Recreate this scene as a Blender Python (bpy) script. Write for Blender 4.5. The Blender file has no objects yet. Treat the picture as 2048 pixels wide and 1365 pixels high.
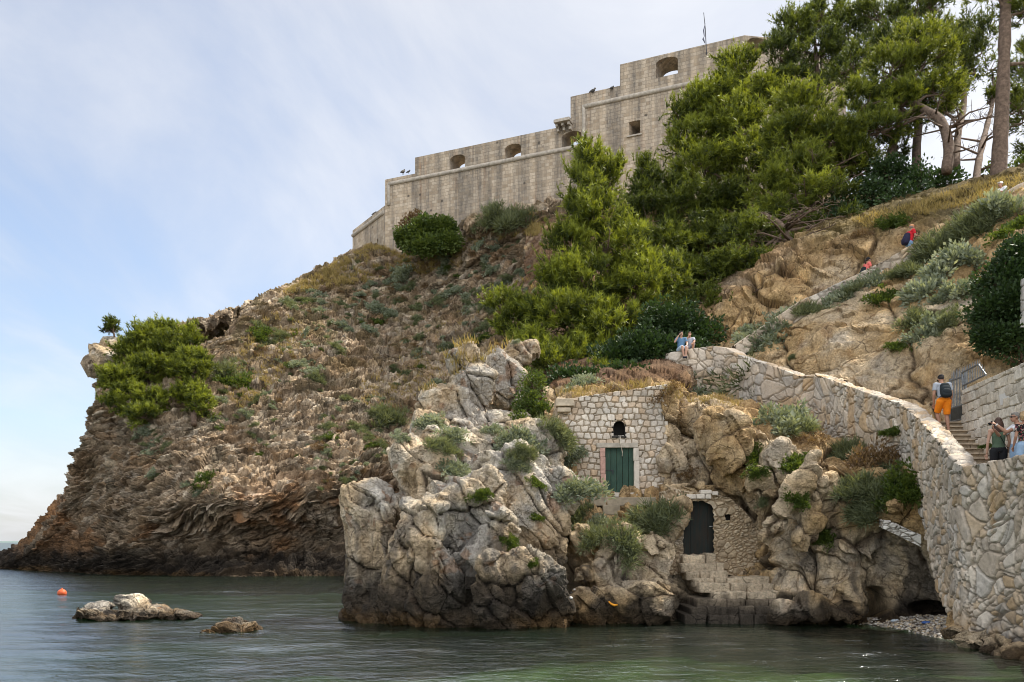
# A rocky cove: a stone fort on a headland, pines, a fisherman's store in the cliff, walled steps, the sea.
SKY_STRENGTH = .068
CLOUD = (2.8, 2.85, 3.0)      # radiance of lit thin cloud before the world strength of 0.1
EXPOSURE = 1.6
import bpy, bmesh, math, random
import numpy as np
from mathutils import Vector, Matrix, Quaternion
from mathutils.bvhtree import BVHTree

random.seed(7)
RNG = np.random.default_rng(11)
SC = bpy.context.scene
COL = SC.collection
R = math.radians
F = 1700.0                    # focal length in photograph pixels
PX0, PY0 = 1024.0, 1082.0     # principal column and the horizon row of the photograph
CAMZ = 2.6                    # eye height above the water


def at(px, py, Y):
    """the place in the world that lies at distance Y on a line of sight"""
    return Vector(((px - PX0) / F * Y, Y, CAMZ + (PY0 - py) / F * Y))


def nat(px, py, Y):
    px, py, Y = np.asarray(px, float), np.asarray(py, float), np.asarray(Y, float)
    return np.stack([(px - PX0) / F * Y, Y, CAMZ + (PY0 - py) / F * Y], -1)


# ------------------------------------------------------------------ noise in numpy
def _hash(ix, iy, iz, seed):
    with np.errstate(over='ignore'):
        n = (ix.astype(np.uint32) * np.uint32(374761393) + iy.astype(np.uint32) * np.uint32(668265263)
             + iz.astype(np.uint32) * np.uint32(2246822519) + np.uint32((seed * 3266489917) & 0xFFFFFFFF))
        n = (n ^ (n >> np.uint32(13))) * np.uint32(1274126177)
        n = (n ^ (n >> np.uint32(16))) * np.uint32(2654435761)
        n = n ^ (n >> np.uint32(15))
    return n.astype(np.float32) * np.float32(1 / 4294967296.0)


def vnoise(P, seed=0):
    Pf = np.floor(P)
    I = Pf.astype(np.int64)
    f = (P - Pf).astype(np.float32)
    f = f * f * f * (f * (f * 6 - 15) + 10)
    out = np.zeros(len(P), np.float32)
    for dx in (0, 1):
        wx = f[:, 0] if dx else 1 - f[:, 0]
        for dy in (0, 1):
            wy = f[:, 1] if dy else 1 - f[:, 1]
            for dz in (0, 1):
                wz = f[:, 2] if dz else 1 - f[:, 2]
                out += _hash(I[:, 0] + dx, I[:, 1] + dy, I[:, 2] + dz, seed) * wx * wy * wz
    return out * 2 - 1


def fbm(P, octaves=4, seed=0, gain=0.5, ridged=False):
    P = np.asarray(P, np.float64)
    s = np.zeros(len(P), np.float32)
    a, tot = 1.0, 0.0
    for o in range(octaves):
        v = vnoise(P * (2.03 ** o) + 17.3 * o, seed + o)
        if ridged:
            v = 1 - 2 * np.abs(v)
        s += a * v
        tot += a
        a *= gain
    return s / tot


def worley(P, seed=0, jitter=0.9, dims=3, facet=False):
    """F1, F2 and a random number per cell; with facet also a randomly tilted plane over each cell"""
    P = np.asarray(P, np.float64)
    n = len(P)
    if P.shape[1] == 2:
        P = np.concatenate([P, np.zeros((n, 1))], 1)
    F1 = np.empty(n, np.float32); F2 = np.empty(n, np.float32); H = np.empty(n, np.float32)
    FA = np.empty(n, np.float32)
    zr = (-1, 0, 1) if dims == 3 else (0,)
    for a in range(0, n, 200000):
        p = P[a:a + 200000]
        fl = np.floor(p); I = fl.astype(np.int64); f = (p - fl).astype(np.float32)
        f1 = np.full(len(p), 9, np.float32); f2 = f1.copy(); hh = np.zeros(len(p), np.float32)
        vx = hh.copy(); vy = hh.copy(); vz = hh.copy()
        for dx in (-1, 0, 1):
            for dy in (-1, 0, 1):
                for dz in zr:
                    x, y, z = I[:, 0] + dx, I[:, 1] + dy, I[:, 2] + dz
                    ox = dx + .5 + (_hash(x, y, z, seed) - .5) * jitter - f[:, 0]
                    oy = dy + .5 + (_hash(x, y, z, seed + 1) - .5) * jitter - f[:, 1]
                    d = ox * ox + oy * oy
                    if dims == 3:
                        oz = dz + .5 + (_hash(x, y, z, seed + 2) - .5) * jitter - f[:, 2]
                        d = d + oz * oz
                    c = d < f1
                    f2 = np.where(c, f1, np.minimum(f2, d))
                    f1 = np.where(c, d, f1)
                    hh = np.where(c, _hash(x, y, z, seed + 3), hh)
                    if facet:
                        vx = np.where(c, ox, vx); vy = np.where(c, oy, vy); vz = np.where(c, oz, vz)
        F1[a:a + 200000] = np.sqrt(f1); F2[a:a + 200000] = np.sqrt(f2); H[a:a + 200000] = hh
        if facet:
            FA[a:a + 200000] = ((hh * 57.31 % 1 - .5) * vx + (hh * 191.7 % 1 - .5) * vy + (hh * 719.9 % 1 - .5) * vz) * 2
    return (F1, F2, H, FA) if facet else (F1, F2, H)


def sstep(a, b, x):
    t = np.clip((x - a) / (b - a), 0, 1)
    return t * t * (3 - 2 * t)


def lerp3(a, b, t):
    return np.asarray(a)[None, :] * (1 - t[:, None]) + np.asarray(b)[None, :] * t[:, None]


def mixc(c, b, t):
    """colour array c moved towards the colour b by t per vertex"""
    return c * (1 - t[:, None]) + np.asarray(b, float)[None, :] * t[:, None]


# ------------------------------------------------------------------ objects
def link(o, parent=None):
    COL.objects.link(o)
    if parent is not None:
        o.parent = parent
    return o


def mesh_np(V, polys, mat=None, tint=None, smooth=True, name='mesh', mats=None, mat_idx=None):
    """polys: list of integer arrays (k, 3) or (k, 4)"""
    me = bpy.data.meshes.new(name)
    V = np.asarray(V, np.float32)
    me.vertices.add(len(V)); me.vertices.foreach_set('co', V.ravel())
    polys = [np.asarray(p) for p in polys if len(p)]
    nl = sum(p.size for p in polys); npol = sum(len(p) for p in polys)
    me.loops.add(nl); me.polygons.add(npol)
    me.loops.foreach_set('vertex_index', np.concatenate([p.ravel() for p in polys]).astype(np.int32))
    st, k = [], 0
    for p in polys:
        st.append(np.arange(len(p)) * p.shape[1] + k); k += p.size
    me.polygons.foreach_set('loop_start', np.concatenate(st).astype(np.int32))
    me.polygons.foreach_set('use_smooth', np.full(npol, smooth))
    if mat_idx is not None:
        me.polygons.foreach_set('material_index', np.asarray(mat_idx, np.int32))
    me.update(calc_edges=True)
    if tint is not None:
        at_ = me.attributes.new('tint', 'FLOAT_COLOR', 'POINT')
        c = np.ones((len(V), 4), np.float32); c[:, :3] = np.clip(tint, 0, 1)
        at_.data.foreach_set('color', c.ravel())
    for m in (mats or ([mat] if mat else [])):
        me.materials.append(m)
    return me


def obj_np(name, V, polys, mat=None, parent=None, **k):
    return link(bpy.data.objects.new(name, mesh_np(V, polys, mat, name=name, **k)), parent)


def tag(o, label=None, cat=None, group=None, kind=None):
    if label: o['label'] = label
    if cat: o['category'] = cat
    if group: o['group'] = group
    if kind: o['kind'] = kind
    return o


def empty(name, loc=(0, 0, 0), rz=0.0):
    o = bpy.data.objects.new(name, None)
    o.empty_display_size = 0.2
    o.location = loc; o.rotation_euler = (0, 0, rz)
    return link(o)


def copy_tree(o, parent=None):
    c = o.copy(); link(c)
    if parent is not None: c.parent = parent
    for ch in [x for x in COL.objects if x.parent == o]:
        copy_tree(ch, c)
    return c


class MB:
    """collects simple shapes and links them as one mesh object"""
    def __init__(self):
        self.bm = bmesh.new()

    def box(self, c, size, rot=None, bevel=0.0):
        m = Matrix.Translation(Vector(c))
        if rot is not None: m = m @ rot.to_4x4()
        r = bmesh.ops.create_cube(self.bm, size=1.0, matrix=m @ Matrix.Diagonal((*size, 1)))
        if bevel:
            es = {e for v in r['verts'] for e in v.link_edges}
            bmesh.ops.bevel(self.bm, geom=list(es), offset=bevel, segments=2, affect='EDGES', profile=0.6)
        return self

    def hexa(self, p):
        """box from 8 corners: bottom four, then top four, same order"""
        v = [self.bm.verts.new(q) for q in p]
        for f in ((3, 2, 1, 0), (4, 5, 6, 7), (0, 1, 5, 4), (1, 2, 6, 5), (2, 3, 7, 6), (3, 0, 4, 7)):
            self.bm.faces.new([v[i] for i in f])
        return self

    def tube(self, pts, radii, seg=8, cap=True):
        pts = [Vector(p) for p in pts]
        if not hasattr(radii, '__len__'): radii = [radii] * len(pts)
        rings = []
        for i, p in enumerate(pts):
            d = (pts[min(i + 1, len(pts) - 1)] - pts[max(i - 1, 0)]).normalized()
            q = d.to_track_quat('Z', 'Y')
            rings.append([self.bm.verts.new(p + q @ Vector((math.cos(t) * radii[i], math.sin(t) * radii[i], 0)))
                          for t in [2 * math.pi * k / seg for k in range(seg)]])
        for a, b in zip(rings, rings[1:]):
            for k in range(seg):
                self.bm.faces.new((a[k], a[(k + 1) % seg], b[(k + 1) % seg], b[k]))
        if cap:
            self.bm.faces.new(rings[0][::-1]); self.bm.faces.new(rings[-1])
        return self

    def ball(self, c, r, seg=12, rot=None):
        r = (r, r, r) if not hasattr(r, '__len__') else r
        m = Matrix.Translation(Vector(c))
        if rot is not None: m = m @ rot.to_4x4()
        bmesh.ops.create_uvsphere(self.bm, u_segments=seg, v_segments=max(6, seg * 2 // 3), radius=1.0,
                                  matrix=m @ Matrix.Diagonal((*r, 1)))
        return self

    def prism(self, outline, depth_vec):
        a = [self.bm.verts.new(p) for p in outline]
        b = [self.bm.verts.new(Vector(p) + Vector(depth_vec)) for p in outline]
        n = len(a)
        self.bm.faces.new(a[::-1]); self.bm.faces.new(b)
        for i in range(n):
            self.bm.faces.new((a[i], a[(i + 1) % n], b[(i + 1) % n], b[i]))
        return self

    def build(self, name, mat, parent=None, smooth=False):
        bmesh.ops.recalc_face_normals(self.bm, faces=self.bm.faces[:])
        me = bpy.data.meshes.new(name); self.bm.to_mesh(me); self.bm.free()
        me.materials.append(mat)
        if smooth:
            me.polygons.foreach_set('use_smooth', np.full(len(me.polygons), True))
        return link(bpy.data.objects.new(name, me), parent)


def baked(o, *mods):
    """apply modifiers given as (type, {settings}) and return the new mesh data"""
    for t, kw in mods:
        m = o.modifiers.new(t, t)
        for k, v in kw.items(): setattr(m, k, v)
    bpy.context.view_layer.update()
    dg = bpy.context.evaluated_depsgraph_get()
    me = bpy.data.meshes.new_from_object(o.evaluated_get(dg))
    o.modifiers.clear()
    old = o.data
    o.data = me
    bpy.data.meshes.remove(old)
    return me


def mesh_arrays(me):
    V = np.empty(len(me.vertices) * 3, np.float32); me.vertices.foreach_get('co', V)
    N = np.empty(len(me.vertices) * 3, np.float32); me.vertices.foreach_get('normal', N)
    return V.reshape(-1, 3), N.reshape(-1, 3)


# ------------------------------------------------------------------ patches
def spline(C, n, axis):
    """Catmull-Rom through the control points along one axis"""
    C = np.moveaxis(np.asarray(C, float), axis, 0)
    k = len(C)
    E = np.concatenate([2 * C[:1] - C[1:2], C, 2 * C[-1:] - C[-2:-1]], 0)
    # parameter by mean chord length
    ch = np.sqrt(((C[1:] - C[:-1]) ** 2).sum(-1)).reshape(k - 1, -1).mean(1)
    s = np.concatenate([[0], np.cumsum(ch)]); u = np.linspace(0, s[-1], n)
    i = np.clip(np.searchsorted(s, u, side='right') - 1, 0, k - 2)
    t = (u - s[i]) / (s[i + 1] - s[i])
    t = t.reshape((-1,) + (1,) * (C.ndim - 1))
    p0, p1, p2, p3 = E[i], E[i + 1], E[i + 2], E[i + 3]
    out = .5 * ((2 * p1) + (-p0 + p2) * t + (2 * p0 - 5 * p1 + 4 * p2 - p3) * t ** 2 + (-p0 + 3 * p1 - 3 * p2 + p3) * t ** 3)
    return np.moveaxis(out, 0, axis)


def grid_normals(G, toward=None):
    du = np.gradient(G, axis=0); dv = np.gradient(G, axis=1)
    n = np.cross(du, dv)
    n /= np.linalg.norm(n, axis=-1, keepdims=True) + 1e-9
    if toward is not None:
        d = np.asarray(toward, float) - G
        if (n * d).sum(-1).mean() < 0: n = -n
    return n


def grid_faces(nu, nv, off=0):
    i = np.arange(nu * nv).reshape(nu, nv) + off
    return np.stack([i[:-1, :-1], i[1:, :-1], i[1:, 1:], i[:-1, 1:]], -1).reshape(-1, 4)


def patch(ctrl, nu, nv, px=True):
    C = np.array(ctrl, float)
    if px: C = nat(C[..., 0], C[..., 1], C[..., 2])
    G = spline(C, nu, 0); G = spline(G, nv, 1)
    return G


CAM = np.array([0, 0, CAMZ])
# ------------------------------------------------------------------ materials
class NT:
    def __init__(self, name):
        self.m = bpy.data.materials.new(name); self.m.use_nodes = True
        self.t = self.m.node_tree; self.n = self.t.nodes; self.l = self.t.links
        self.n.clear()
        self.out = self.n.new('ShaderNodeOutputMaterial')

    def new(self, kind, **kw):
        nd = self.n.new('ShaderNode' + kind)
        for k, v in kw.items():
            if k in ('_in',): continue
            setattr(nd, k, v)
        for k, v in (kw.get('_in') or {}).items():
            self.put(nd, k, v)
        return nd

    def put(self, nd, k, v):
        s = nd.inputs[k]
        if hasattr(v, 'is_output') and v.is_output: self.l.new(v, s)
        else: s.default_value = v

    def coord(self, kind='Object', scale=(1, 1, 1), rot=(0, 0, 0)):
        c = self.n.new('ShaderNodeTexCoord')
        m = self.new('Mapping', _in={'Vector': c.outputs[kind], 'Scale': scale, 'Rotation': rot})
        return m.outputs[0]

    def noise(self, vec, scale, detail=4, rough=.55, dist=0.0):
        return self.new('TexNoise', _in={'Vector': vec, 'Scale': scale, 'Detail': detail, 'Roughness': rough,
                                         'Distortion': dist}).outputs['Fac']

    def ramp(self, fac, stops, interp='LINEAR'):
        r = self.new('ValToRGB', _in={'Fac': fac})
        r.color_ramp.interpolation = interp
        e = r.color_ramp.elements
        while len(e) < len(stops): e.new(0.5)
        for el, (p, c) in zip(e, stops):
            el.position = p
            el.color = (*c, 1) if hasattr(c, '__len__') else (c, c, c, 1)
        return r.outputs['Color']

    def mix(self, fac, a, b, mode='MIX'):
        nd = self.new('MixRGB', blend_type=mode)
        self.put(nd, 'Fac', fac); self.put(nd, 'Color1', a); self.put(nd, 'Color2', b)
        return nd.outputs[0]

    def math(self, op, a, b=0.0, clamp=False):
        nd = self.new('Math', operation=op, use_clamp=clamp)
        self.put(nd, 0, a); self.put(nd, 1, b)
        return nd.outputs[0]

    def rng(self, v, a, b, c, d):
        return self.new('MapRange', _in={'Value': v, 'From Min': a, 'From Max': b, 'To Min': c, 'To Max': d}).outputs[0]

    def attr(self, name):
        return self.new('Attribute', attribute_name=name).outputs['Color']

    def bump(self, h, strength, dist, normal=None):
        nd = self.new('Bump', _in={'Height': h, 'Strength': strength, 'Distance': dist})
        if normal is not None: self.put(nd, 'Normal', normal)
        return nd.outputs[0]

    def pbr(self, color, rough=.9, normal=None, metal=0.0, spec=.3):
        p = self.n.new('ShaderNodeBsdfPrincipled')
        self.put(p, 'Base Color', color if hasattr(color, 'is_output') else (*color, 1))
        self.put(p, 'Roughness', rough); self.put(p, 'Metallic', metal); self.put(p, 'Specular IOR Level', spec)
        if normal is not None: self.put(p, 'Normal', normal)
        self.l.new(p.outputs[0], self.out.inputs['Surface'])
        return self.m


def rock_mat(name, fine=1.0, contrast=.35, bump=.6):
    t = NT(name)
    v = t.coord('Object')
    n1 = t.noise(v, 2.2 * fine, 10, .72)
    n2 = t.noise(v, 13 * fine, 8, .75)
    warp = t.mix(.22, v, t.new('TexNoise', _in={'Vector': v, 'Scale': 2.4 * fine, 'Detail': 5.0}).outputs['Color'])
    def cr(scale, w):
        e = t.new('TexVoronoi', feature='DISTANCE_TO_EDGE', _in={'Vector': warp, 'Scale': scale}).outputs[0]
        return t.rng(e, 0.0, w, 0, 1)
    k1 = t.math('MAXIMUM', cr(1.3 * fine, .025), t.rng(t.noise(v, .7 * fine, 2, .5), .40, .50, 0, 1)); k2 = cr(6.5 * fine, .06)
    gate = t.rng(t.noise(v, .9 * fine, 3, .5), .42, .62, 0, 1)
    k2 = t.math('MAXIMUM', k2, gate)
    pits = t.rng(t.new('TexVoronoi', _in={'Vector': warp, 'Scale': 22 * fine}).outputs['Distance'], .08, .42, 0, 1)
    c = t.mix(1.0, t.attr('tint'), t.ramp(n1, [(.28, 1 - contrast), (.5, 1.0), (.72, 1 + contrast * .8)]), 'MULTIPLY')
    ns = t.noise(t.coord('Object', (3.2 * fine, 3.2 * fine, .55 * fine), (0, R(-32), 0)), 1.6, 6, .66)
    c = t.mix(1.0, c, t.ramp(ns, [(.3, .70), (.5, 1.0), (.7, 1.2)]), 'MULTIPLY')
    c = t.mix(1.0, c, t.ramp(n2, [(.32, .66), (.5, 1.0), (.7, 1.25)]), 'MULTIPLY')
    c = t.mix(1.0, c, t.ramp(k1, [(0, .42), (1, 1.0)]), 'MULTIPLY')  # crack lines painted darker, as if shaded inside
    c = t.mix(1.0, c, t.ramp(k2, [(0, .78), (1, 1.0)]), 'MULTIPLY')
    rm = t.new('TexNoise', noise_type='RIDGED_MULTIFRACTAL', _in={'Vector': warp, 'Scale': 1.4 * fine, 'Detail': 9.0, 'Roughness': .55, 'Lacunarity': 2.3}).outputs['Fac']
    rv = t.rng(rm, .1, .9, 0, 1)
    c = t.mix(1.0, c, t.ramp(rv, [(0, .72), (.22, 1.05), (1, 1.18)]), 'MULTIPLY')
    h = t.math('ADD', t.math('MULTIPLY', n1, .9), t.math('MULTIPLY', n2, .5))
    h = t.math('ADD', h, t.math('MULTIPLY', rv, .55))
    h = t.math('ADD', h, t.math('MULTIPLY', ns, .7))
    h = t.math('ADD', h, t.math('MULTIPLY', k1, .22))
    h = t.math('ADD', h, t.math('MULTIPLY', k2, .12))
    h = t.math('ADD', h, t.math('MULTIPLY', pits, .10))
    return t.pbr(c, .92, t.bump(h, bump, .20 / fine), spec=.2)


def stone_mat(name):
    t = NT(name)
    v = t.coord('Object')
    n1 = t.noise(v, 9, 6, .65); n2 = t.noise(v, 40, 4, .6); n3 = t.noise(v, 1.3, 3, .5)
    c = t.mix(1.0, t.attr('tint'), t.ramp(n1, [(.28, .72), (.5, 1.0), (.75, 1.18)]), 'MULTIPLY')
    c = t.mix(1.0, c, t.ramp(n3, [(.3, .82), (.7, 1.12)]), 'MULTIPLY')
    h = t.math('ADD', n1, t.math('MULTIPLY', n2, .4))
    return t.pbr(c, .9, t.bump(h, .55, .03), spec=.25)


def simple_mat(name, col, rough=.8, var=.15, scale=8, bump=.15, bdist=.01, metal=0.0, spec=.3):
    t = NT(name)
    v = t.coord('Object')
    n = t.noise(v, scale, 5, .6)
    c = t.mix(1.0, (*col, 1), t.ramp(n, [(.3, 1 - var), (.7, 1 + var)]), 'MULTIPLY')
    return t.pbr(c, rough, t.bump(n, bump, bdist), metal, spec)


def leaf_mat(name, col, col2, trans=.45, gloss=.5):
    """leaf blades: colour between two greens by the tint attribute, some light passing through"""
    t = NT(name)
    k = t.new('SeparateColor', _in={'Color': t.attr('tint')}).outputs[0]
    c = t.mix(k, (*col, 1), (*col2, 1))
    d = t.n.new('ShaderNodeBsdfPrincipled')
    t.put(d, 'Base Color', c); t.put(d, 'Roughness', gloss); t.put(d, 'Specular IOR Level', .35)
    tr = t.new('BsdfTranslucent', _in={'Color': t.mix(1.0, c, (1.35, 1.25, .6, 1), 'MULTIPLY')})
    mx = t.new('MixShader', _in={0: trans, 1: d.outputs[0], 2: tr.outputs[0]})
    t.l.new(mx.outputs[0], t.out.inputs['Surface'])
    return t.m


M = {}
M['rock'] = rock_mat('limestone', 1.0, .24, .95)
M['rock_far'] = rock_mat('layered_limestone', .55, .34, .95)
M['stone'] = stone_mat('wall_stone')
M['bark'] = simple_mat('pine_bark', (.13, .09, .065), .95, .45, 6, .9, .05)
M['twig'] = simple_mat('dry_twig', (.20, .15, .11), .95, .3, 6, .3, .02)
M['pine'] = leaf_mat('pine_needles', (.028, .046, .006), (.275, .315, .036), .34)
M['pine_dark'] = leaf_mat('dark_pine_needles', (.018, .032, .005), (.165, .20, .026), .30)
M['leaf_dark'] = leaf_mat('dark_glossy_leaves', (.016, .034, .010), (.045, .085, .020), .2, .55)
M['leaf_green'] = leaf_mat('green_leaves', (.045, .075, .015), (.12, .16, .03), .35)
M['leaf_silver'] = leaf_mat('silver_leaves', (.14, .17, .11), (.36, .39, .29), .25, .8)
M['leaf_olive'] = leaf_mat('grey_green_leaves', (.075, .092, .045), (.21, .235, .125), .3, .8)
M['leaf_dry'] = leaf_mat('dry_brown_leaves', (.12, .075, .04), (.26, .17, .08), .25, .8)
M['grass_dry'] = leaf_mat('dry_grass', (.20, .16, .05), (.40, .30, .12), .35, .8)
# ------------------------------------------------------------------ camera, sun, sky
cam = bpy.data.cameras.new('camera')
cam.sensor_width = 36.0
cam.lens = F / 2048 * 36.0
cam.shift_y = (PY0 - 682.5) / 2048
cam.clip_start = .1; cam.clip_end = 9000
co = link(bpy.data.objects.new('camera', cam))
co.location = (0, 0, CAMZ); co.rotation_euler = (R(90), 0, 0)
SC.camera = co

SUN_AZ, SUN_EL = R(62), R(54)
S = Vector((math.sin(SUN_AZ) * math.cos(SUN_EL), math.cos(SUN_AZ) * math.cos(SUN_EL), math.sin(SUN_EL)))
sl = bpy.data.lights.new('sun', 'SUN'); sl.energy = 2.6; sl.angle = R(4); sl.color = (1, .93, .80)
so = link(bpy.data.objects.new('sun', sl)); so.rotation_euler = S.to_track_quat('Z', 'Y').to_euler()
so.location = (60, 40, 90)

W = bpy.data.worlds.new('World'); SC.world = W; W.use_nodes = True
wt = W.node_tree; wt.nodes.clear()
def wn(kind, **kw):
    nd = wt.nodes.new('ShaderNode' + kind)
    ins = kw.pop('_in', {})
    for k, v in kw.items(): setattr(nd, k, v)
    for k, v in ins.items():
        if hasattr(v, 'is_output'): wt.links.new(v, nd.inputs[k])
        else: nd.inputs[k].default_value = v
    return nd
sky = wn('TexSky', sky_type='NISHITA', sun_disc=False, sun_elevation=SUN_EL, sun_rotation=SUN_AZ,
         altitude=10, air_density=1.0, dust_density=1.2, ozone_density=1.5)
skyc = sky.outputs[0]
tc = wn('TexCoord').outputs['Generated']
sep = wn('SeparateXYZ', _in={0: tc})
# thin high cloud: noise on a flat layer overhead, so streaks flatten towards the horizon
zz = wn('Math', operation='ADD', _in={0: wn('Math', operation='MAXIMUM', _in={0: sep.outputs[2], 1: 0.0}).outputs[0], 1: .16}).outputs[0]
cx = wn('Math', operation='DIVIDE', _in={0: sep.outputs[0], 1: zz}).outputs[0]
cy = wn('Math', operation='DIVIDE', _in={0: sep.outputs[1], 1: zz}).outputs[0]
cv = wn('CombineXYZ', _in={0: cx, 1: cy, 2: 0.0}).outputs[0]
mp = wn('Mapping', _in={'Vector': cv, 'Rotation': (0, 0, R(-28)), 'Scale': (1.25, .55, 1)}).outputs[0]
n1 = wn('TexNoise', _in={'Vector': mp, 'Scale': 1.15, 'Detail': 9.0, 'Roughness': .56, 'Distortion': .5}).outputs['Fac']
n2 = wn('TexNoise', _in={'Vector': cv, 'Scale': .42, 'Detail': 3.0, 'Roughness': .5}).outputs['Fac']
def wmath(op, a, b=0.0, clamp=False):
    return wn('Math', operation=op, use_clamp=clamp, _in={0: a, 1: b}).outputs[0]
def wramp(v, a, b, c=0.0, d=1.0, kind='SMOOTHSTEP'):
    return wn('MapRange', interpolation_type=kind, _in={'Value': v, 'From Min': a, 'From Max': b, 'To Min': c, 'To Max': d}).outputs[0]
cover = wmath('ADD', wmath('MULTIPLY', n1, .62), wmath('MULTIPLY', n2, .38))
# more cover overhead, to the right and behind; clearer low on the left over the sea
bias = wmath('ADD', wmath('MULTIPLY', sep.outputs[2], .42), wmath('MULTIPLY', sep.outputs[0], .16))
bias = wmath('ADD', bias, wmath('MULTIPLY', sep.outputs[1], -.10))
cov = wramp(wmath('ADD', cover, bias), .33, .68)
hz = wramp(sep.outputs[2], .015, .17, .85, 0.0)          # pale band of cloud over the horizon
cov = wmath('MAXIMUM', cov, wmath('MULTIPLY', hz, wramp(n1, .3, .62, .55, 1.0)))
cov = wmath('MULTIPLY', cov, .9)
# brightness of the cloud: brighter near the sun
sd = wn('VectorMath', operation='DOT_PRODUCT', _in={0: tc, 1: tuple(S)}).outputs['Value']
glow = wramp(sd, .55, 1.0, 0.0, 1.0)
cb = wmath('ADD', wramp(n1, .3, .7, .80, 1.12), wmath('MULTIPLY', glow, .35))
# unseen sky behind the viewer is boosted, an added fill for the shaded faces
cb = wmath('MULTIPLY', cb, wramp(sep.outputs[1], -.55, .10, 2.3, 1.0))
ccol = wn('MixRGB', blend_type='MULTIPLY', _in={'Fac': 1.0, 'Color1': (CLOUD[0], CLOUD[1], CLOUD[2], 1), 'Color2': cb}).outputs[0]
skyg = wn('MixRGB', _in={'Fac': .16, 'Color1': skyc, 'Color2': (5.2, 5.4, 5.9, 1)}).outputs[0]
skyb = wn('VectorMath', operation='SCALE', _in={0: skyg, 'Scale': SKY_STRENGTH / .1}).outputs[0]
allc = wn('MixRGB', _in={'Fac': cov, 'Color1': skyb, 'Color2': ccol}).outputs[0]
bg = wn('Background', _in={'Color': allc, 'Strength': .1})
wo = wn('OutputWorld', _in={'Surface': bg.outputs[0]})

SC.view_settings.view_transform = 'Standard'; SC.view_settings.look = 'None'
SC.view_settings.exposure = EXPOSURE; SC.view_settings.gamma = 1.0
SC.render.engine = 'CYCLES'
SC.cycles.max_bounces = 6; SC.cycles.diffuse_bounces = 3; SC.cycles.glossy_bounces = 3
SC.cycles.transmission_bounces = 4; SC.cycles.transparent_max_bounces = 8
SC.cycles.caustics_reflective = False; SC.cycles.caustics_refractive = False
SC.cycles.use_denoising = True
SC.cycles.pixel_filter_type = 'BLACKMAN_HARRIS'; SC.cycles.filter_width = 1.0
# ------------------------------------------------------------------ rock
def unit(v):
    v = np.asarray(v, float); return v / np.linalg.norm(v)


def frame(n, along):
    n = unit(n); t = unit(np.asarray(along, float) - n * np.dot(n, along)); b = np.cross(n, t)
    return np.stack([t, b, n], 1)          # columns: along, across, normal of the beds


BEDS = frame((-.42, .22, .88), (1, 0, .4))
JOINT = frame((.80, .25, .52), (.55, -.1, -.83))


def cells(q, size, seed, edge=.10):
    F1, F2, H, FA = worley(q / np.asarray(size), seed, facet=True)
    crack = np.exp(-((F2 - F1) / edge))
    return FA, H, crack


def crack_shade(c, c1, c2, k1=.8, k2=.6, col=(.085, .062, .043)):
    """earth brown painted along the joints to stand in for crevice shade"""
    return mixc(c, col, np.clip(np.maximum(sstep(.5, .95, c1) * k1, sstep(.55, .95, c2) * k2), 0, 1))


def saw(x, seed, rnd=.7):
    """ledges: each bed swells outwards, then breaks off sharply"""
    i = np.floor(x); f = (x - i).astype(np.float32)
    z = np.zeros(len(x), np.int64)
    a = 1 - rnd + rnd * 2 * _hash(i.astype(np.int64), z, z, seed)
    g = np.where(f < .88, f / .88, 1 - (f - .88) / .12)
    return (g - .5) * a


def wet_zone(c, z, nz, dark_top, seed_noise, ochre=True):
    d = sstep(dark_top, dark_top * .35, z + nz)
    c = mixc(c, (.034, .027, .021), d * .92)
    if ochre:
        o = sstep(.55, .12, z + nz * .22)
        c = mixc(c, (.15, .085, .03), o * (.25 + .5 * sstep(-.1, .4, seed_noise)))
    return c


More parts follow.
